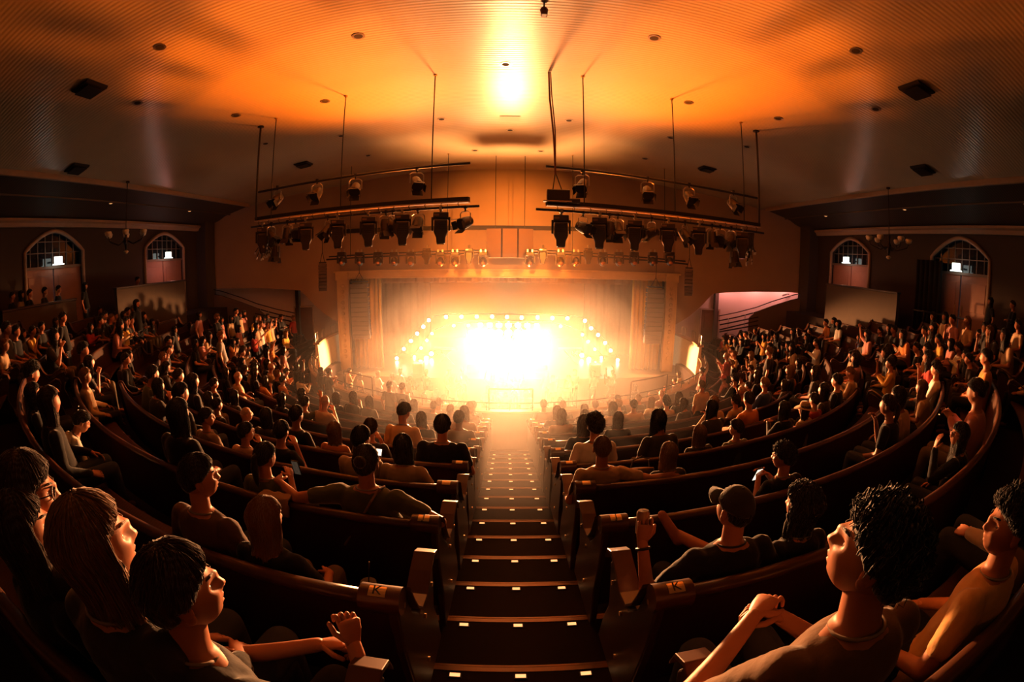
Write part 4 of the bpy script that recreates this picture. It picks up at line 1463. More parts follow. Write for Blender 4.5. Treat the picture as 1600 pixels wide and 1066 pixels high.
    if p.get('near'):                               # folds in the cloth
        nr = [v.normal.copy() for v in sm_.vertices]
        for v, n_ in zip(sm_.vertices, nr):
            q = v.co
            v.co = q + n_ * (0.007 * noise.noise(Vector((q.x * 13, q.y * 13, q.z * 7))) + 0.004 * noise.noise(q * 27))
    sm_.materials.clear()
    sm_.materials.append(M_cloth)
    tm_ = remesh(trs, cvoxel * 1.15, 3)
    tm_.materials.clear()
    tm_.materials.append(M_denim)
    return {'body': bm_, 'shirt': sm_, 'trousers': tm_, 'H': H, 'p': p, 'hands': HND, 'neck': (U(0, 0.157, 1.012), X, Yv, Zv)}


# hair in head coordinates
def hair_mesh(style, seed=0, fine=False):
    rnd = random.Random(seed)
    mb = MB()
    seg, rg = (56, 44) if fine else (36, 26)
    long_ = {'long': 0.30, 'verylong': 0.42, 'mid': 0.17, 'straight': 0.34, 'curly': 0.30}.get(style, 0.0)
    thick = {'short': 0.013, 'crop': 0.006, 'curlyshort': 0.028, 'long': 0.016, 'verylong': 0.018, 'mid': 0.018, 'bun': 0.012, 'tail': 0.012, 'straight': 0.015, 'curly': 0.03, 'side': 0.018, 'bald': 0.004}[style]
    rings = []
    for i in range(rg + 1):
        v = -PI / 2 + PI * (i + 0.02) / (rg + 0.04)
        ring = []
        for k in range(seg):
            u = 2 * PI * k / seg
            b = head_pt(u, v)
            n = Vector((math.cos(v) * math.sin(u), math.cos(v) * math.cos(u), math.sin(v)))
            # hairline: forehead high, temples, nape low
            fr = n.y
            line = 0.60 * max(0, fr) ** 0.8 - 0.05 - (0.52 * max(0, -fr) if style != 'bald' else -0.2)
            if abs(n.x) > 0.55 and fr > -0.25:
                line = max(line, 0.02)
            if style in ('long', 'verylong', 'mid', 'straight', 'curly') and fr < 0.42:
                line = -2
            t = thick
            if style == 'side':
                t *= 1.0 + 0.9 * max(0, n.z) * (1 + 0.5 * n.x)
            if style == 'short':
                t *= 1.0 + 0.7 * max(0, n.z)
            st = math.sin(u * 17 + 3 * math.sin(v * 3)) * 0.0016
            if style in ('curlyshort', 'curly'):
                st = 0.016 * noise.noise(n * 7 + Vector((seed, 0, 0))) + 0.008 * noise.noise(n * 17)
            elif fine:
                st = 0.0022 * math.sin(u * 33 + 5 * noise.noise(n * 2.5 + Vector((seed, 0, 0)))) + 0.004 * noise.noise(Vector((n.x * 15, n.y * 7, n.z * 5)) + Vector((seed * 3, 0, 0)))
            e = (n.z - line) / 0.10
            q = max(-1.0, min(1.0, e))
            d = (t + st) * max(0.0, q) ** 0.5 if q > 0 else 0.02 * q
            pt = b + n * d
            if long_ and fr < 0.42 and n.z < 0.05:
                k_ = (0.05 - n.z) / 1.05
                w_ = 1.0 if fr < 0.2 else max(0.0, (0.42 - fr) / 0.22)
                ang = math.atan2(n.x, -n.y)
                lim = 1.9
                ang = max(-lim, min(lim, ang))
                wave = 0.006 * math.sin(k_ * 16 + ang * 5 + seed) + st * 1.4
                rx_, ry_ = 0.082 + 0.02 * k_ + wave, 0.098 - 0.005 * k_ + wave
                hp = Vector((rx_ * math.sin(ang), -ry_ * math.cos(ang) + 0.012 - 0.02 * k_, -long_ * k_ * (1 + 0.10 * math.sin(ang * 7 + seed) + 0.08 * math.sin(ang * 19 + 2 * seed))))
                if style in ('curly',):
                    hp += n * 0.03 * noise.noise(hp * 30)
                pt = pt.lerp(hp, w_ * min(1, k_ * 4))
            ring.append(pt)
        rings.append(ring)
    mb.rings(rings)
    if fine and style != 'bald':
        # loose strands that lie over the surface and break its outline
        def S(fi, fk):
            i0, k0 = int(fi), int(fk)
            a, b = fi - i0, fk - k0
            i1 = min(i0 + 1, rg)
            p0 = rings[i0][k0 % seg].lerp(rings[i0][(k0 + 1) % seg], b)
            p1 = rings[i1][k0 % seg].lerp(rings[i1][(k0 + 1) % seg], b)
            return p0.lerp(p1, a)
        curly = style in ('curly', 'curlyshort')
        for q in range(520 if not curly else 300):
            fk = rnd.uniform(0, seg)
            u = 2 * PI * fk / seg
            top = rg * rnd.uniform(0.62, 0.97)
            ln = rg * rnd.uniform(0.14, 0.3) if not long_ else rg * rnd.uniform(0.3, 0.8)
            sw = rnd.uniform(-2.2, 2.2) + (3.0 if style == 'side' else 0)
            lift = rnd.uniform(0.001, 0.0055)
            pts, rs = [], []
            n_ = 9
            for m_ in range(n_):
                t_ = m_ / (n_ - 1)
                fi = max(1.0, top - ln * t_)
                kk = (fk + sw * t_) % seg
                p_ = S(fi, kk)
                o_ = p_ - Vector((0, -0.01, 0.0))
                o_.z *= 0.6
                o_.normalize()
                base = head_pt(2 * PI * kk / seg, -PI / 2 + PI * fi / rg)
                if (p_ - base).dot(o_) < 0.001 and not long_:
                    break
                if curly:
                    p_ = p_ + o_ * (0.008 + 0.007 * math.sin(t_ * 14 + q)) + Vector((math.cos(t_ * 14 + q), 0, math.sin(t_ * 11 + q))) * 0.007
                else:
                    p_ = p_ + o_ * lift * (0.4 + math.sin(PI * t_))
                pts.append(p_)
                rs.append((0.0030 if curly else 0.0021) * (1 - 0.75 * t_))
            if len(pts) > 3:
                mb.tube(pts, rs, 4, cap=False)
    if style == 'bun':
        mb.ball((0, -0.105, 0.055), (0.042, 0.036, 0.042), 14, 10)
    if style == 'tail':
        mb.tube([(0, -0.095, 0.04), (0, -0.125, 0.02), (0, -0.135, -0.06), (0, -0.12, -0.17), (0, -0.11, -0.24)], [0.02, 0.026, 0.03, 0.024, 0.008], 12)
    me = mb.mesh('hair')
    for pl in me.polygons:
        pl.use_smooth = True
    me.materials.append(M_hair)
    return me


def cap_mesh():
    mb = MB()
    rings = []
    for i in range(15):
        v = 0.14 + (PI / 2 - 0.14) * i / 14.02
        rings.append([Vector((0.086 * math.cos(v) * math.sin(u), 0.107 * math.cos(v) * math.cos(u) - 0.004, 0.012 + 0.118 * math.sin(v))) for u in [2 * PI * k / 28 for k in range(28)]])
    mb.rings(rings)
    br = []
    for i in range(9):
        a = -1.05 + 2.1 * i / 8
        br.append([Vector((0.084 * math.sin(a), 0.104 * math.cos(a) - 0.01, 0.03)), Vector((0.088 * math.sin(a), 0.112 * math.cos(a) + 0.07 * math.cos(a), 0.018 - 0.02 * abs(math.sin(a)))), Vector((0.088 * math.sin(a), 0.112 * math.cos(a) + 0.07 * math.cos(a), 0.014 - 0.02 * abs(math.sin(a)))), Vector((0.084 * math.sin(a), 0.104 * math.cos(a) - 0.01, 0.024))])
    mb.rings(br)
    mb.ball((0, -0.004, 0.131), (0.009, 0.009, 0.005), 8, 5)
    me = mb.mesh('cap')
    for p in me.polygons:
        p.use_smooth = True
    me.materials.append(M_cloth)
    return me


def hat_mesh():
    mb = MB()
    prof = [(0.0, 0.14), (0.06, 0.138), (0.082, 0.11), (0.09, 0.05), (0.1, 0.035), (0.17, 0.02), (0.172, 0.014), (0.095, 0.024), (0.084, 0.03)]
    mb.rings([[Vector((r_ * math.sin(u) * 0.95 + 0.0001 * math.sin(u), r_ * math.cos(u) * 1.12, z - (0.02 * math.cos(2 * u) if r_ > 0.12 else 0))) for u in [2 * PI * k / 28 for k in range(28)]] for r_, z in [(max(0.002, a), b) for a, b in prof]])
    me = mb.mesh('hat')
    for p in me.polygons:
        p.use_smooth = True
    me.materials.append(M_cloth)
    return me


def glasses_mesh():
    mb = MB()
    for s in (-1, 1):
        mb.tube([Vector((s * 0.033 + 0.024 * math.cos(a), 0.100 - 0.12 * 0.0 - 0.5 * abs(s * 0.033 + 0.024 * math.cos(a)) ** 1.6, 0.004 + 0.019 * math.sin(a))) for a in [2 * PI * k / 14 for k in range(15)]], 0.0022, 6)
        mb.tube([Vector((s * 0.057, 0.094, 0.008)), Vector((s * 0.076, 0.06, 0.01)), Vector((s * 0.081, -0.005, 0.006))], 0.002, 6)
    mb.tube([Vector((-0.01, 0.103, 0.008)), Vector((0, 0.106, 0.01)), Vector((0.01, 0.103, 0.008))], 0.002, 6)
    me = mb.mesh('glasses')
    me.materials.append(M_black)
    return me


HAIRS, CAP, HAT, GLASSES = {}, cap_mesh(), hat_mesh(), glasses_mesh()
for st_ in ('short', 'crop', 'curlyshort', 'long', 'verylong', 'mid', 'bun', 'tail', 'straight', 'curly', 'side', 'bald'):
    HAIRS[st_] = hair_mesh(st_, len(st_), True)

SKINS = [(0.50, 0.195, 0.10), (0.43, 0.16, 0.08), (0.54, 0.22, 0.12), (0.26, 0.10, 0.05), (0.36, 0.14, 0.07)]
HCOL = {'dark': (0.012, 0.007, 0.005), 'brown': (0.04, 0.017, 0.008), 'fair': (0.22, 0.105, 0.04), 'grey': (0.2, 0.17, 0.14)}
SCOL = {'black': (0.014, 0.014, 0.016), 'charcoal': (0.045, 0.042, 0.042), 'white': (0.72, 0.68, 0.62), 'tan': (0.48, 0.33, 0.2), 'olive': (0.10, 0.10, 0.055), 'yellow': (0.62, 0.36, 0.07), 'red': (0.36, 0.04, 0.03), 'blue': (0.05, 0.09, 0.24), 'grey': (0.26, 0.25, 0.25), 'pink': (0.5, 0.22, 0.2), 'orange': (0.55, 0.2, 0.05), 'navy': (0.02, 0.025, 0.05)}
TCOL = [(0.02, 0.022, 0.03), (0.04, 0.05, 0.08), (0.12, 0.09, 0.06), (0.015, 0.015, 0.015), (0.03, 0.035, 0.05)]


def put_person(P, loc, rz, hair, hcol, shirt, label, group='audience in the balcony', skin=None, scale=1.0, cap=None, hat=None, glasses=False, rnd=random, trs=None, body_only=False, hmesh=None):
    o = bpy.data.objects.new('person', P['body'])
    o.location = loc
    o.rotation_euler = (0, 0, rz)
    o.scale = (scale, scale, scale)
    o.color = (*(skin or rnd.choice(SKINS)), 1)
    link(o)
    props(o, label, 'person', group)
    s = bpy.data.objects.new('shirt', P['shirt'])
    s.color = (*SCOL[shirt], 1) if isinstance(shirt, str) else (*shirt, 1)
    link(s, o)
    t = bpy.data.objects.new('trousers', P['trousers'])
    t.color = (*(trs or rnd.choice(TCOL)), 1)
    link(t, o)
    if hair:
        h = bpy.data.objects.new('hair', hmesh or HAIRS[hair])
        h.matrix_local = P['H']
        h.color = (*(HCOL[hcol] if isinstance(hcol, str) else hcol), 1)
        link(h, o)
    if cap:
        c = bpy.data.objects.new('cap', CAP)
        c.matrix_local = P['H'] @ (Matrix.Rotation(R(cap[1]), 4, 'X'))
        c.color = (*SCOL[cap[0]], 1)
        link(c, o)
    if hat:
        c = bpy.data.objects.new('hat', HAT)
        c.matrix_local = P['H']
        c.color = (*SCOL[hat], 1)
        link(c, o)
    if glasses:
        c = bpy.data.objects.new('glasses', GLASSES)
        c.matrix_local = P['H']
        link(c, o)
    return o

# ------------------------------------------------------------------ the audience, seat by seat
VAR = {}
for key, p in {
    '1': dict(right='lap', left='lap', sleeve='short', lean=2),
    '2': dict(right='clasp', left='clasp', sleeve='short', lean=16, yaw=4),
    '3': dict(right='phone', left='phone', sleeve='long', lean=6, pitch=-14),
    '4': dict(right='chin', left='lap', sleeve='short', lean=12, yaw=8),
    '5': dict(right='side', left='knee', sleeve='long', lean=0, yaw=-10, w=1.06),
    '6': dict(right='raise', left='lap', sleeve='short', lean=4),
    '7': dict(right='clap', left='clap', sleeve='long', lean=5),
    '0': dict(right='spread', left='lap', sleeve='short', lean=-2, yaw=6, w=1.05),
    '8': dict(stand=True, right='down', left='down', sleeve='short', lean=0),
    '9': dict(stand=True, right='phone', left='phone', sleeve='short', lean=4),
    'a': dict(stand=True, right='raise', left='raise', sleeve='short', lean=0),
    'b': dict(stand=True, right='cross', left='cross', sleeve='long', lean=0, yaw=8),
}.items():
    VAR[key] = build_person(p, 0.014, 0.018)
POSE_W = {'1': 'hands in lap', '2': 'leaning forward', '3': 'hands raised', '4': 'chin on hand', '5': 'leaning back', '6': 'arm raised', '7': 'clapping', '0': 'arm along the pew', '8': 'standing', '9': 'standing with hands up', 'a': 'standing with arms up', 'b': 'standing arms folded'}
HAIRC = {'s': ('short', 'dark', 'dark-haired person'), 'S': ('short', 'brown', 'brown-haired person'), 'f': ('short', 'fair', 'fair-haired person'), 'g': ('crop', 'grey', 'grey-haired person'), 'B': ('bald', (0.4, 0.22, 0.15), 'bald person'), 'c': ('curlyshort', 'dark', 'curly-haired person'), 'l': ('long', 'dark', 'long-haired person'), 'L': ('verylong', 'brown', 'brown long-haired person'), 'b': ('verylong', 'fair', 'blonde person'), 'n': ('bun', 'dark', 'person with a hair bun'), 't': ('tail', 'brown', 'ponytailed person'), 'm': ('mid', 'dark', 'bob-haired person'), 'C': ('crop', 'dark', 'capped person')}
SHC = {'k': 'black', 'h': 'charcoal', 'w': 'white', 't': 'tan', 'o': 'olive', 'y': 'yellow', 'r': 'red', 'u': 'blue', 'e': 'grey', 'p': 'pink', 'n': 'navy', 'O': 'orange'}

CROWD = """
7 515 sh|26 518 sk|37 524 lh|54 521 sy4|65 511 sk|68 525 lh|88 504 lk|105 496 sk8|140 511 lr7|122 548 ck|121 569 lh4|148 502 sk|4 540 ft2
147 501 sk|152 503 lh|158 501 fk|163 494 sk|174 508 lt7|168 511 lp2|180 494 sk|185 493 lt|189 495 sh|183 503 Sk|192 474 sk8|202 476 lk8|203 484 ge|192 487 sk|194 496 lh|200 501 ly7|205 501 sk|210 491 ge|212 498 sk3|224 507 lk|186 483 sh
183 564 sk5|212 555 sk|229 562 fo6|246 575 lh3|232 583 so2|254 548 sk|266 539 su5|280 614 sk5|311 627 lk|322 630 sk|348 625 lh|279 588 sk
315 492 lp8|341 496 fkb|348 501 lp8|366 487 sk8|281 517 lk8|261 533 sk|271 532 lh|306 525 lt2|315 524 sh|295 538 lk|313 532 lp3|344 525 fe8|331 542 lO5|360 534 lO|366 534 lt2|362 552 sk|366 547 lt7
365 498 lt8|371 495 lt8|377 492 lp8|386 512 lp8|392 510 lt8|396 509 fw9|403 498 ly8|409 498 fy8|413 499 lp9|417 496 lk8|411 520 lr9|422 508 fy8|427 507 lta|442 496 skb|461 497 fr8|444 521 byw|424 539 fO6|417 548 lp|438 548 lp8|447 547 sk8|393 551 St2|388 544 sk|382 553 lr
377 565 lk|383 577 Sk|387 574 lt|352 582 lk|373 589 Bt0|397 582 lk|399 590 lO4|405 581 lk7|408 575 fh|417 582 lk|425 566 lk|428 571 Bt|438 573 fh|433 585 fk|444 582 cO7|439 593 sO|458 573 lka|466 588 lw7
505 579 lh8|517 580 nk9|500 630 Bt4|483 632 so6|525 621 Lk|545 621 Lh4|571 629 Lh2|576 674 Sh4|430 679 sk4
612 601 sh8|631 604 sh9|629 634 Sh|646 632 Lh|674 637 Sh|682 632 se|703 640 ft|713 637 lh|733 648 Lt|740 635 sh|658 657 Lk|745 655 se
850 633 sh|860 643 Lh|880 634 sh|878 649 Lt|914 639 Lh|931 633 St|940 633 gh|959 637 Lt|967 632 fh|972 626 sh|989 633 nt|898 663 Lk|965 655 Lk|1019 627 bw|1028 626 sk|1041 630 ct|1034 616 Bp|1061 621 Lk|1077 632 Lh2|1092 608 gt8|1092 655 lh|902 650 Lh|1004 624 fh
1106 581 np8|1130 556 Br9|1131 592 Cp|1148 592 ck|1160 590 Sw3|1178 576 Sh|1185 587 lk|1193 581 sk|1184 600 sh|1194 599 fu5|1168 614 Bk4|1182 610 Bt|1115 629 bt|1157 625 ct6|1171 625 sO
1130 528 lr|1136 532 ly|1142 533 ly7|1149 538 ly|1154 529 lh|1158 525 sk|1164 526 sk|1172 521 sk|1180 517 sk|1191 526 ly9|1196 527 lO|1200 530 ft|1158 554 ft6|1188 548 fh8|1175 537 lk|1168 534 lk|1190 556 bt|1154 568 fk2|1209 541 lk|1208 561 lt7|1205 571 lk|1145 547 sk|1214 547 lt|1221 551 lw7
1249 518 lh|1255 517 sk|1224 525 lk|1264 527 lk7|1279 537 Sw7|1237 538 lk|1244 538 lh2|1250 544 lt|1244 566 lk|1248 574 Bk2|1228 577 bk|1266 578 lh|1304 502 lh|1300 505 sO|1311 506 lw|1315 554 lt|1252 587 bO2|1335 587 bw7|1265 628 sr|1228 640 lk7
1331 527 lu5|1338 531 lw|1358 520 lp6|1365 517 sk|1390 513 lh|1398 516 sk|1414 527 lt3|1435 524 lO|1444 517 sk|1454 519 lt|1358 558 ty|1391 547 sk|1400 553 lh|1394 562 lt|1442 544 sk2|1451 546 lt|1443 573 sk4|1357 585 ft3|1400 568 sy7|1362 562 lp
1467 495 lO2|1473 494 lt1|1495 500 sp|1513 503 ft|1510 521 sk|1547 513 lh|1558 519 bh|1552 516 lk|1590 508 st1|1582 525 lt2|1468 513 lk|1474 531 cy|1485 536 lp|1496 545 cw7|1463 559 lr4|1511 556 lk|1572 564 sO|1583 560 ct5|1466 578 cw|1514 560 sh|1537 614 np3|1473 612 bt2|1404 637 tk4|1424 623 lt2
1598 660 st5|45 617 mk|75 628 Lk|125 590 ft5|10 592 ck3|292 640 lk|1290 610 lh|1310 596 sk|1225 600 lh|1120 640 lh|470 615 lh|440 622 lk|460 650 sk|405 648 lh|335 600 sk|300 596 lk|236 606 lh
"""


def locate(px, py, stand, lean_y=0.19):
    """row, angle and size of whoever's head is seen at this pixel"""
    d = ray(px, py)
    h0 = 1.60 if stand else 1.185
    want = 0.42 if stand else lean_y
    best = []
    for j in range(-2, 10):
        z = Fj(j) + h0
        if d.z >= -1e-4 or z >= 0:
            continue
        P = d * (z / d.z)
        vx, vy = P.x - XC, P.y - Yj(j) - Rj(j)
        o = Rj(j) - math.hypot(vx, vy)
        best.append((abs(o - want), j))
    best.sort()
    out = []
    for e, j in (best if stand else best[:3]):
        lo, hi = -0.13, 0.13
        bz, bo = None, 9
        for k in range(41):
            dz = lo + (hi - lo) * k / 40
            z = Fj(j) + h0 + dz
            if z >= -0.02:
                continue
            P = d * (z / d.z)
            vx, vy = P.x - XC, P.y - Yj(j) - Rj(j)
            o = Rj(j) - math.hypot(vx, vy)
            c = abs(o - want) + abs(dz) * 0.3
            if c < bo:
                bo, bz = c, (math.degrees(math.atan2(vx, -vy)), (h0 + dz) / h0, abs(o - want))
        if bz:
            out.append((j, bz[0], bz[1], bz[2]))
    if stand:                                        # a standing head can fit several rows: the small far ones are farther off
        out.sort(key=lambda q: (q[3] > 0.35, -q[0]))
    return out


TAKEN = {}


def claim(j, phi, gap=0.40):
    s = R(phi) * Rj(j)
    if any(abs(s - q) < gap for q in TAKEN.get(j, [])):
        return False
    TAKEN.setdefault(j, []).append(s)
    return True


AUD = []
RN = random.Random(11)


def queue(px, py, code, extra=None):
    hair, shirt = code[0], code[1]
    pose = code[2] if len(code) > 2 and code[2] in VAR else ('1' if len(code) < 3 else '1')
    if len(code) < 3:
        pose = RN.choice('1112455')
    stand = VAR[pose]['p'].get('stand', False)
    c = locate(px, py, stand)
    for j, phi, sc, err in c:
        if abs(phi) > phimax(j) + 1 or err > 0.75:
            continue
        for sh in (0, 0.8, -0.8, 1.6, -1.6, 2.4, -2.4):
            if abs(R(phi + sh)) * Rj(j) < 0.86:          # keep clear of the aisle
                continue
            if claim(j, phi + sh, 0.33 if abs(phi) > 45 else 0.38):
                AUD.append([j, phi + sh, sc, pose, hair, shirt, stand])
                return
    if c:
        j, phi, sc, err = c[0]
        if abs(phi) <= phimax(j) + 2 and abs(R(phi)) * Rj(j) > 0.86:
            TAKEN.setdefault(j, []).append(R(phi) * Rj(j))
            AUD.append([j, phi, sc, pose, hair, shirt, stand])


HERO_SEATS = []                                      # (row, angle) kept free for the people near the camera

# ------------------------------------------------------------------ the people nearest the camera, each modelled on its own
def seat_at(px, py, j, head_y=0.2, hh=1.185):
    d = ray(px, py)
    best = None
    for k in range(121):
        dz = -0.24 + 0.48 * k / 120
        z = Fj(j) + hh + dz
        P = d * (z / d.z)
        vx, vy = P.x - XC, P.y - Yj(j) - Rj(j)
        o = Rj(j) - math.hypot(vx, vy)
        c = abs(o - head_y) + 0.25 * abs(dz)
        if best is None or c < best[0]:
            best = (c, math.degrees(math.atan2(vx, -vy)), (hh + dz) / hh, o - head_y)
    return best


NEAR = []
FINE = {}


def near(px, py, j, pose, hair, hcol, shirt, label, vox=0.011, hy=0.2, turn=0, skin=0, hh=1.185, ks=1.0, **k):
    c, phi, sc, off = seat_at(px, py, j, hy, hh)
    sc = max(0.9, min(1.1, sc)) * ks
    TAKEN.setdefault(j, []).append(R(phi) * Rj(j))
    pose['near'] = True
    P = build_person(pose, vox, 0.013)
    x, y = arc(j, phi, max(-0.05, min(0.3, off)))
    key = (hair, len(NEAR))
    hm = None
    if hair:
        hm = hair_mesh(hair, len(NEAR) + 1, True)
    o = put_person(P, (x, y, Fj(j)), R(phi + turn), hair, hcol, shirt, label, skin=SKINS[skin], scale=sc, rnd=RN, hmesh=hm, **k)
    # eyes
    for s in (-1, 1):
        e = MB().ball((s * 0.031, 0.0665, 0.004), 0.0125, 12, 9).build('eye', M_eye, o, smooth=True)
        e.matrix_local = P['H']
        b = MB().tube([head_pt(s * q, 0.235 + 0.05 * math.sin((q - 0.2) * 4)) * 1.02 for q in (0.2, 0.34, 0.48, 0.62)], [0.003, 0.0042, 0.004, 0.002], 7).build('eyebrow', M_hair, o, smooth=True)
        b.matrix_local = P['H']
        b.color = (*(HCOL[hcol] if isinstance(hcol, str) else hcol), 1)
    c0, X_, Y_, Z_ = P['neck']
    MB().tube([c0 - Z_ * 0.004 + X_ * 0.076 * math.cos(a) + Y_ * 0.066 * math.sin(a) + Z_ * (0.006 - 0.012 * math.sin(a)) for a in [2 * PI * q / 20 for q in range(21)]], 0.0055, 6).build('collar', o.children[0].data.materials[0], o, smooth=True).color = o.children[0].color
    NEAR.append((o, P, sc))
    return o, P


def to_world(o, p):
    return Matrix.Translation(o.location) @ Matrix.Rotation(o.rotation_euler.z, 4, 'Z') @ Matrix.Scale(o.scale.x, 4) @ Vector(p)


# left of the centre aisle
near(243, 945, -1, dict(right=((0.34, 0.46, 0.58), (0.20, 0.62, 0.80)), left=((0.26, 0.42, 0.66), (-0.08, 0.60, 0.76)), hdirR=(-0.1, 0.25, 1), palmR=(-0.8, 0.5, 0), curlR=1.5, curlL=1.3, lean=8, yaw=-34, pitch=8, w=1.08, sleeve='short'),
     'side', 'brown', 'charcoal', 'man with wavy brown hair and fists raised together, nearest person in the lower left', 0.009, turn=-6)
near(143, 850, -1, dict(right='lap', left='lap', lean=0, yaw=-26, pitch=4, w=0.94, sleeve='long'), 'long', 'fair', 'charcoal',
     'blonde woman in profile just behind the wavy-haired man, lower left', 0.010)
near(52, 815, -1, dict(right='lap', left='lap', lean=-4, yaw=-20, pitch=0, w=0.94), 'verylong', 'brown', 'black', 'brown-haired woman in shadow at the left edge beside the blonde woman', 0.011)
near(22, 750, -1, dict(right='lap', left='lap', lean=2, yaw=-30, pitch=-6, w=0.94, sleeve='long'), 'mid', 'brown', 'black', 'bob-haired woman with glasses in profile at the left edge of the photo', 0.010, glasses=True)
near(308, 748, 0, dict(right='lap', left='side', lean=2, yaw=-40, pitch=2, w=1.04, sleeve='long'), 'short', 'dark', (0.10, 0.055, 0.04), 'dark-haired man in checked shirt turned right, beside the long blonde hair', 0.010)
near(417, 815, 0, dict(right='knee', left='lap', lean=2, yaw=-20, pitch=-8, w=0.94, sleeve='short', curlR=0.2), 'straight', (0.22, 0.10, 0.04), 'black', 'woman with long straight golden-brown hair seen from behind, in black top', 0.010, trs=(0.14, 0.10, 0.065))
near(142, 660, 0, dict(right=((0.22, 0.62, 0.62), (0.10, 0.75, 0.55)), left=((0.22, 0.62, 0.62), (0.10, 0.75, 0.55)), lean=48, yaw=-10, pitch=-30, w=1.0, sleeve='short'), 'short', 'dark', 'white', 'person in bright white shirt bent forward over the knees, left side', 0.011, hy=0.70, hh=0.98)
o, P = near(573, 722, 1, dict(right=((0.44, 0.10, 0.84), (0.30, 0.34, 0.70)), left=((0.44, 0.04, 0.92), (0.62, 0.16, 0.95)), lean=0, w=1.18, fat=1.25, yaw=2, pitch=2), 'bun', 'brown', 'olive', 'broad person with a hair bun in olive shirt with thin shoulder strap', 0.010)
MB().tube([(-0.16, 0.0, 0.62), (-0.02, 0.005, 0.83), (0.07, 0.035, 0.985), (0.10, 0.12, 1.035), (0.10, 0.22, 1.0)], 0.009, 8).build('shoulder_strap', mat('leather_strap', (0.3, 0.17, 0.09), rough=0.5), o)
near(628, 700, 2, dict(right=((0.27, 0.22, 0.74), (0.14, 0.46, 0.72)), left='lap', lean=5, yaw=14, pitch=0, w=0.98), 'straight', 'dark', 'tan', 'woman with long straight dark hair in tan shirt near the aisle', 0.011)
o, P = near(412, 715, 1, dict(right='phone', left='lap', lean=4, yaw=-8, pitch=-6, w=0.98), 'tail', 'dark', 'olive', 'woman with dark braid in olive shirt holding up a phone', 0.011)
MB().box((0.10, 0.50, 0.985), (0.072, 0.012, 0.145), m=Matrix.Rotation(0.2, 3, 'X')).build('tmp', M_black).name = 'phone'
ph_ = bpy.data.objects['phone']
ph_.location = o.location
ph_.rotation_euler = o.rotation_euler
ph_.scale = o.scale
props(ph_, 'dark phone held up by the woman with the dark braid', 'phone', 'phones in the audience')
MB().box((0.10, 0.4932, 0.985), (0.064, 0.003, 0.132), m=Matrix.Rotation(0.2, 3, 'X')).build('screen', mat('dim_screen', (0.02, 0.02, 0.02), rough=0.1, emis=(0.8, 0.6, 0.4), estr=0.05), ph_)
near(361, 705, 2, dict(right='chin', left='lap', lean=6, yaw=-30, w=0.98), 'short', 'dark', (0.6, 0.34, 0.22), 'dark-haired man in pale tan shirt with chin on hand, before the braided woman', 0.011)
near(383, 662, 3, dict(right='lap', left='lap', lean=6, yaw=-24), 'bald', (0.5, 0.28, 0.2), 'tan', 'bald man in tan shirt turned toward the stage, left side', 0.011)
near(325, 652, 2, dict(right='lap', left='side', lean=0, yaw=-34), 'short', 'dark', (0.28, 0.2, 0.14), 'short-haired man in patterned pale shirt behind the bald man', 0.011)
near(524, 672, 3, dict(right='lap', left='lap', lean=0, yaw=-6, w=0.9), 'mid', 'fair', 'orange', 'fair-haired person with dark headband in orange shirt', 0.011)
near(559, 690, 2, dict(right='phone', left='phone', lean=8, yaw=-16), 'short', 'dark', 'tan', 'dark-haired person looking down at a bright phone behind the olive shirt', 0.011)
o = NEAR[-1][0]
pq = MB().box((0.02, 0.53, 0.93), (0.15, 0.02, 0.075), m=Matrix.Rotation(-0.6, 3, 'X')).build('phone', M_black)
pq.location, pq.rotation_euler, pq.scale = o.location, o.rotation_euler, o.scale
props(pq, 'bright phone held level by the person behind the olive shirt', 'phone', 'phones in the audience')
MB().box((0.02, 0.524, 0.942), (0.14, 0.006, 0.066), m=Matrix.Rotation(-0.6, 3, 'X')).build('screen', mat('lit_screen', (0.9, 0.9, 0.9), rough=0.2, emis=(1, 0.85, 0.65), estr=1.6), pq)
near(690, 668, 3, dict(right='side', left='lap', lean=4, w=1.2, fat=1.3), 'short', 'dark', 'black', 'broad man in black shirt with short dark hair by the left of the aisle', 0.011)
near(624, 648, 4, dict(right='lap', left='lap', lean=14, yaw=-16, pitch=-24), 'short', 'dark', (0.7, 0.45, 0.2), 'dark-haired man in pale yellow shirt with bowed head, left of aisle', 0.011)
# right of the centre aisle
o, P = near(1150, 798, 0, dict(left=((0.36, 0.20, 0.72), (0.37, 0.34, 0.98)), right=((0.30, 0.12, 0.78), (0.34, 0.32, 0.72)), curlL=1.05, hdirL=(0.1, 0.15, 1), palmL=(0.2, 0.9, -0.1), lean=3, yaw=14, pitch=4, w=1.12, fat=1.1), 'crop', 'dark', 'black', 'man in dark cap and black shirt raising a drink can, right of aisle', 0.009, cap=('charcoal', 6))
cw = to_world(o, (-0.37, 0.40, 1.06))
t = empty('drink_can', cw, 'small drink can in the raised hand of the man in the dark cap', 'can')
t.rotation_euler = (R(-12), 0, 0)
MB().tube([(0, 0, -0.06), (0, 0, -0.055), (0, 0, 0.048), (0, 0, 0.058), (0, 0, 0.06)], [0.026, 0.032, 0.032, 0.027, 0.027], 18).build('body', mat('can_print', (0.35, 0.2, 0.12), rough=0.3, metal=0.5), t, smooth='auto')
MB().tube([(0, 0, 0.060), (0, 0, 0.062)], 0.025, 18).box((0.004, 0, 0.064), (0.016, 0.011, 0.002)).build('lid', M_steel, t)
E_, H_ = P['hands']['L']
d_ = (H_ - E_).normalized()
x_, y_ = frame(d_)
MB().tube([H_ - d_ * 0.035 + x_ * 0.032 * math.cos(a) + y_ * 0.032 * math.sin(a) for a in [2 * PI * q / 18 for q in range(19)]], 0.008, 6).build('wrist_band', M_black, o, smooth=True)
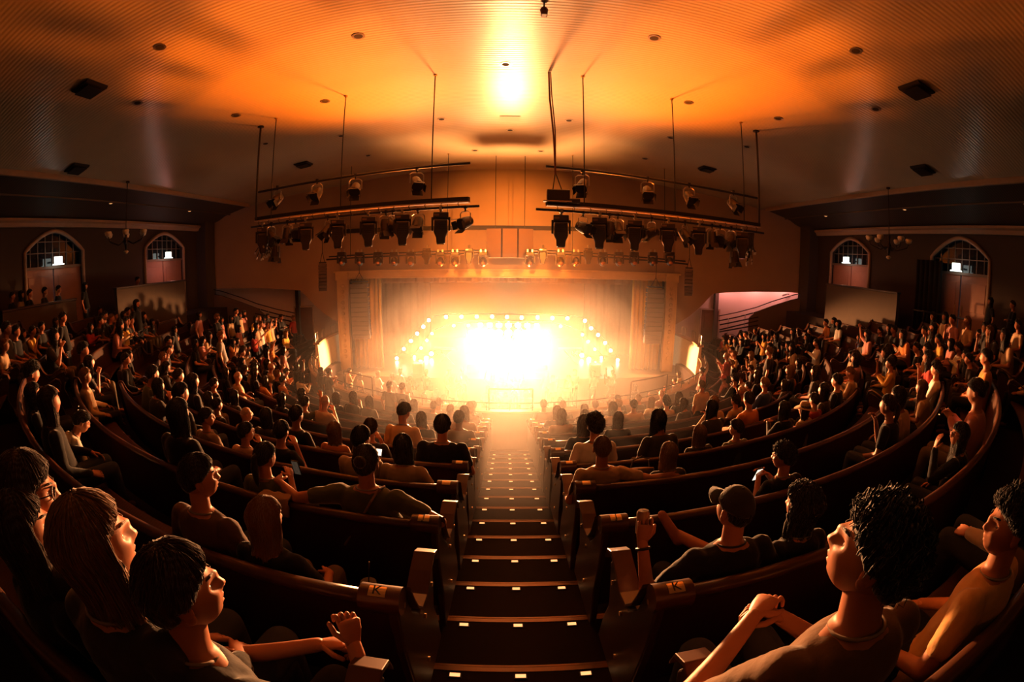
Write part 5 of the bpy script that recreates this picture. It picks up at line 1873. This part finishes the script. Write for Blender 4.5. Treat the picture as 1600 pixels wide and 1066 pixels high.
t.location = to_world(o, H_ + Vector((0.012, 0.062, 0.078))).translation if hasattr(to_world(o, H_), 'translation') else to_world(o, H_ + Vector((0.012, 0.062, 0.078)))
near(940, 700, 2, dict(right=((0.44, 0.06, 0.90), (0.66, 0.10, 0.90)), left='side', lean=0, yaw=-6, w=1.05), 'crop', (0.2, 0.09, 0.04), 'tan', 'man with cropped reddish hair in tan shirt, arm along the pew', 0.010)
near(932, 668, 3, dict(right='lap', left='lap', lean=6, yaw=4), 'curlyshort', 'dark', 'white', 'dark-haired man in white shirt directly before the man in tan shirt', 0.011)
near(1044, 712, 2, dict(right='lap', left='lap', lean=2, yaw=0, w=0.86), 'straight', (0.25, 0.13, 0.06), 'charcoal', 'girl with long light brown hair right of the man in tan shirt', 0.011)
near(1090, 684, 3, dict(right='lap', left='lap', lean=0, yaw=-6, w=0.95), 'verylong', 'fair', 'charcoal', 'woman with very long blonde hair over a dark patterned top', 0.011)
near(1146, 682, 3, dict(right='lap', left='lap', lean=0, yaw=34, w=1.06), 'side', 'dark', 'olive', 'man with swept dark hair in olive shirt turned left beside the blonde woman', 0.011)
o, P = near(1228, 716, 1, dict(right='phone', left='phone', lean=6, yaw=30, pitch=-4, w=1.02), 'curlyshort', 'dark', 'black', 'curly-haired man in black shirt holding a lit phone, right side', 0.010, skin=1)
pq = MB().box((-0.03, 0.52, 0.90), (0.075, 0.014, 0.15), m=Matrix.Rotation(0.35, 3, 'X')).build('phone', M_black)
pq.location, pq.rotation_euler, pq.scale = o.location, o.rotation_euler, o.scale
props(pq, 'lit white phone held by the curly-haired man in black, right side', 'phone', 'phones in the audience')
MB().box((-0.03, 0.5122, 0.898), (0.066, 0.004, 0.136), m=Matrix.Rotation(0.35, 3, 'X')).build('screen', mat('lit_screen', (0, 0, 0)), pq)
near(1256, 792, 0, dict(right='lap', left='lap', lean=4, yaw=20, w=0.94, legL=((0.24, 0.50, 0.68), (0.44, 0.86, 0.70), (0.55, 0.93, 0.84)), shorts=True), 'curly', 'dark', 'black', 'woman with long dark curls right of the dark cap, foot on the pew', 0.010)
near(1382, 845, -1, dict(right=((0.24, 0.34, 0.66), (0.06, 0.48, 0.78)), left=((0.30, 0.34, 0.66), (0.03, 0.50, 0.80)), curlL=0.9, curlR=0.9, lean=4, yaw=34, pitch=14, w=1.08), 'curlyshort', 'dark', (0.16, 0.09, 0.05), 'man with dark curly hair in collared shirt, hands clasped, lower right', 0.009, hy=0.24)
near(1566, 815, -1, dict(right='lap', left='side', lean=-2, yaw=44, pitch=4, w=1.05), 'curlyshort', 'dark', (0.75, 0.42, 0.16), 'man with dark curly hair in pale orange shirt at the right edge', 0.009)
near(1498, 702, 0, dict(right='lap', left=((0.24, 0.34, 0.78), (0.12, 0.40, 1.04)), hdirL=(0.0, -0.1, 1), palmL=(0.6, -0.6, 0), curlL=0.35, lean=6, yaw=40, w=0.96, sleeve='long'), 'straight', 'dark', 'black', 'woman with long dark hair and glasses, hand before her mouth, right side', 0.010, glasses=True)
near(1266, 655, 3, dict(right='lap', left='lap', lean=2, yaw=26), 'mid', 'brown', 'tan', 'person in a pale brimmed hat looking left, right side', 0.011, hat='tan')

# things left on the pews
def pew_point(px, py, j, h):
    d = ray(px, py)
    return d * ((Fj(j) + h) / d.z)


p = pew_point(1000, 745, 2, 0.55)
t = empty('handbag', (p.x, p.y, Fj(2) + 0.43), 'dark zipped handbag standing on the pew beside the girl, right of aisle', 'bag')
MB().rings([ell(Vector((0, 0, z)), Vector((1, 0, 0)), Vector((0, 1, 0)), a, b, 16) for z, a, b in ((0.0, 0.15, 0.07), (0.03, 0.165, 0.085), (0.16, 0.16, 0.07), (0.22, 0.15, 0.035))]).build('body', mat('bag_leather', (0.05, 0.03, 0.022), rough=0.35, var=0.15), t, smooth=True)
MB().tube([(-0.14, 0, 0.222), (0.14, 0, 0.222)], 0.007, 6).build('zip', M_brass, t)
MB().tube([(-0.11, 0.03, 0.2), (-0.09, 0.03, 0.31), (0, 0.03, 0.35), (0.09, 0.03, 0.31), (0.11, 0.03, 0.2)], 0.009, 6).build('strap', mat('bag_leather', (0, 0, 0)), t)
p = pew_point(485, 735, 1, 0.92)
c_, phi_, s_, of_ = seat_at(485, 690, 1)
x_, y_ = arc(1, math.degrees(math.atan2(p.x - XC, -(p.y - Yj(1) - Rj(1)))), -0.02)
m = MB()
P = []
rj = random.Random(4)
for i in range(15):
    row = []
    for k in range(13):
        u, v = -1 + i / 7, -1 + k / 6
        dz = 0.015 * noise.noise(Vector((u * 2.2, v * 2.2, 3)))
        yy = v * 0.12
        zz = 0.955 - 0.9 * max(0, abs(v) - 0.35) * 0.22 + dz
        row.append(Vector((u * 0.13, yy * (0.6 if abs(v) > 0.5 else 1.0), zz)))
    P.append(row)
o = m.grid(P).build('folded_jacket', mat('jacket_cloth', (0.34, 0.2, 0.12), rough=0.9, var=0.1), None, smooth=True)
sm = o.modifiers.new('thick', 'SOLIDIFY')
sm.thickness = 0.02
o.location = (x_, y_, Fj(1))
o.rotation_euler = (0, 0, R(-6))
props(o, 'tan folded jacket hung over the pew back left of the olive shirt', 'jacket')
x_, y_ = arc(0, -3.9, 0.42)
t = empty('drink_cup', (x_, y_, Fj(0) + 0.44), 'dark cup with a thin straw on the pew inside the left armrest lettered K', 'cup')
MB().tube([(0, 0, 0), (0, 0, 0.13)], [0.03, 0.043], 14).build('cup_body', mat('cup_paint', (0.03, 0.02, 0.018), rough=0.4), t, smooth='auto')
MB().tube([(0, 0, 0.13), (0, 0, 0.14)], 0.045, 14).build('lid', M_black, t)
MB().tube([(0, 0, 0.13), (0.02, 0.02, 0.27)], 0.004, 6).build('straw', M_steel, t)

for tok in CROWD.replace('\n', '|').split('|'):
    q = tok.split()
    if len(q) == 3:
        queue(float(q[0]), float(q[1]), q[2])
rows = {}
for a in AUD:
    rows.setdefault((a[0], a[1] > 0), []).append(a)
for (j, right), L in rows.items():
    L.sort(key=lambda a: abs(a[1]))
    for i, (j, phi, sc, pose, hair, shirt, stand) in enumerate(L):
        st, hc, word = HAIRC[hair]
        x, y = arc(j, phi, 0.12 if stand else 0.0)
        lab = '%s in %s, %s, %s %s of centre aisle, %s pew behind rail' % (word, SHC[shirt], POSE_W[pose], ORD[i], 'right' if right else 'left', ORD[9 - j])
        w_ = lab.split()
        if len(w_) > 16:
            lab = '%s in %s, %s %s of centre aisle, %s pew behind rail' % (word, SHC[shirt], ORD[i], 'right' if right else 'left', ORD[9 - j])
        put_person(VAR[pose], (x, y, Fj(j)), R(phi) + R(RN.uniform(-6, 6)), st, hc, SHC[shirt], lab, scale=max(0.9, min(1.1, sc)), rnd=RN, cap=('red', 4) if hair == 'C' else None)
# people on the cross aisles by the side walls
SIDE = [(10, 447, 'sk8'), (24, 442, 'lt8'), (38, 452, 'skb'), (62, 457, 'shb'), (83, 441, 'sk8'), (125, 447, 'lk8'), (208, 433, 'st8'), (1556, 470, 'lk8'), (1592, 458, 'skb')]
n = {}
for px, py, code in SIDE:
    d = ray(px, py)
    s = -1 if px < 800 else 1
    P = d * (14.1 / abs(d.x))
    sd = 'left' if s < 0 else 'right'
    n[sd] = n.get(sd, 0) + 1
    st, hc, word = HAIRC[code[0]]
    rz = math.atan2(P.x, 21 - P.y)
    put_person(VAR[code[2]], (P.x, P.y, FLOOR_SIDE), rz, st, hc, SHC[code[1]], '%s in %s, standing %s from the back by the %s wall doors' % (word, SHC[code[1]], ORD[n[sd] - 1], sd), 'people standing by the side doors', scale=1.03, rnd=RN)
# the crowd on the main floor, dim in the haze between balcony and stage
fl = []
RF = random.Random(5)
for i in range(400):
    x, y = RF.uniform(-8.2, 8.2), RF.uniform(14.2, 19.2)
    if all((x - a) ** 2 + (y - b) ** 2 > 0.55 ** 2 for a, b in fl) and math.hypot(x, y - 20.7) < 8.6 and (y < 18.8 or abs(x) < 6):
        fl.append((x, y))
    if len(fl) >= 46:
        break
fl.sort(key=lambda q: q[0])
for i, (x, y) in enumerate(fl):
    pose = RF.choice('88aab9')
    put_person(VAR[pose], (x, y, -6.4), math.atan2(x, 24 - y), *RF.choice([('short', 'dark'), ('long', 'brown'), ('long', 'dark'), ('short', 'brown'), ('verylong', 'fair')]), RF.choice(['black', 'charcoal', 'tan', 'white', 'grey']), 'hazy person standing on the main floor before the stage, seen past the balcony rail', 'crowd on the main floor', rnd=RF)
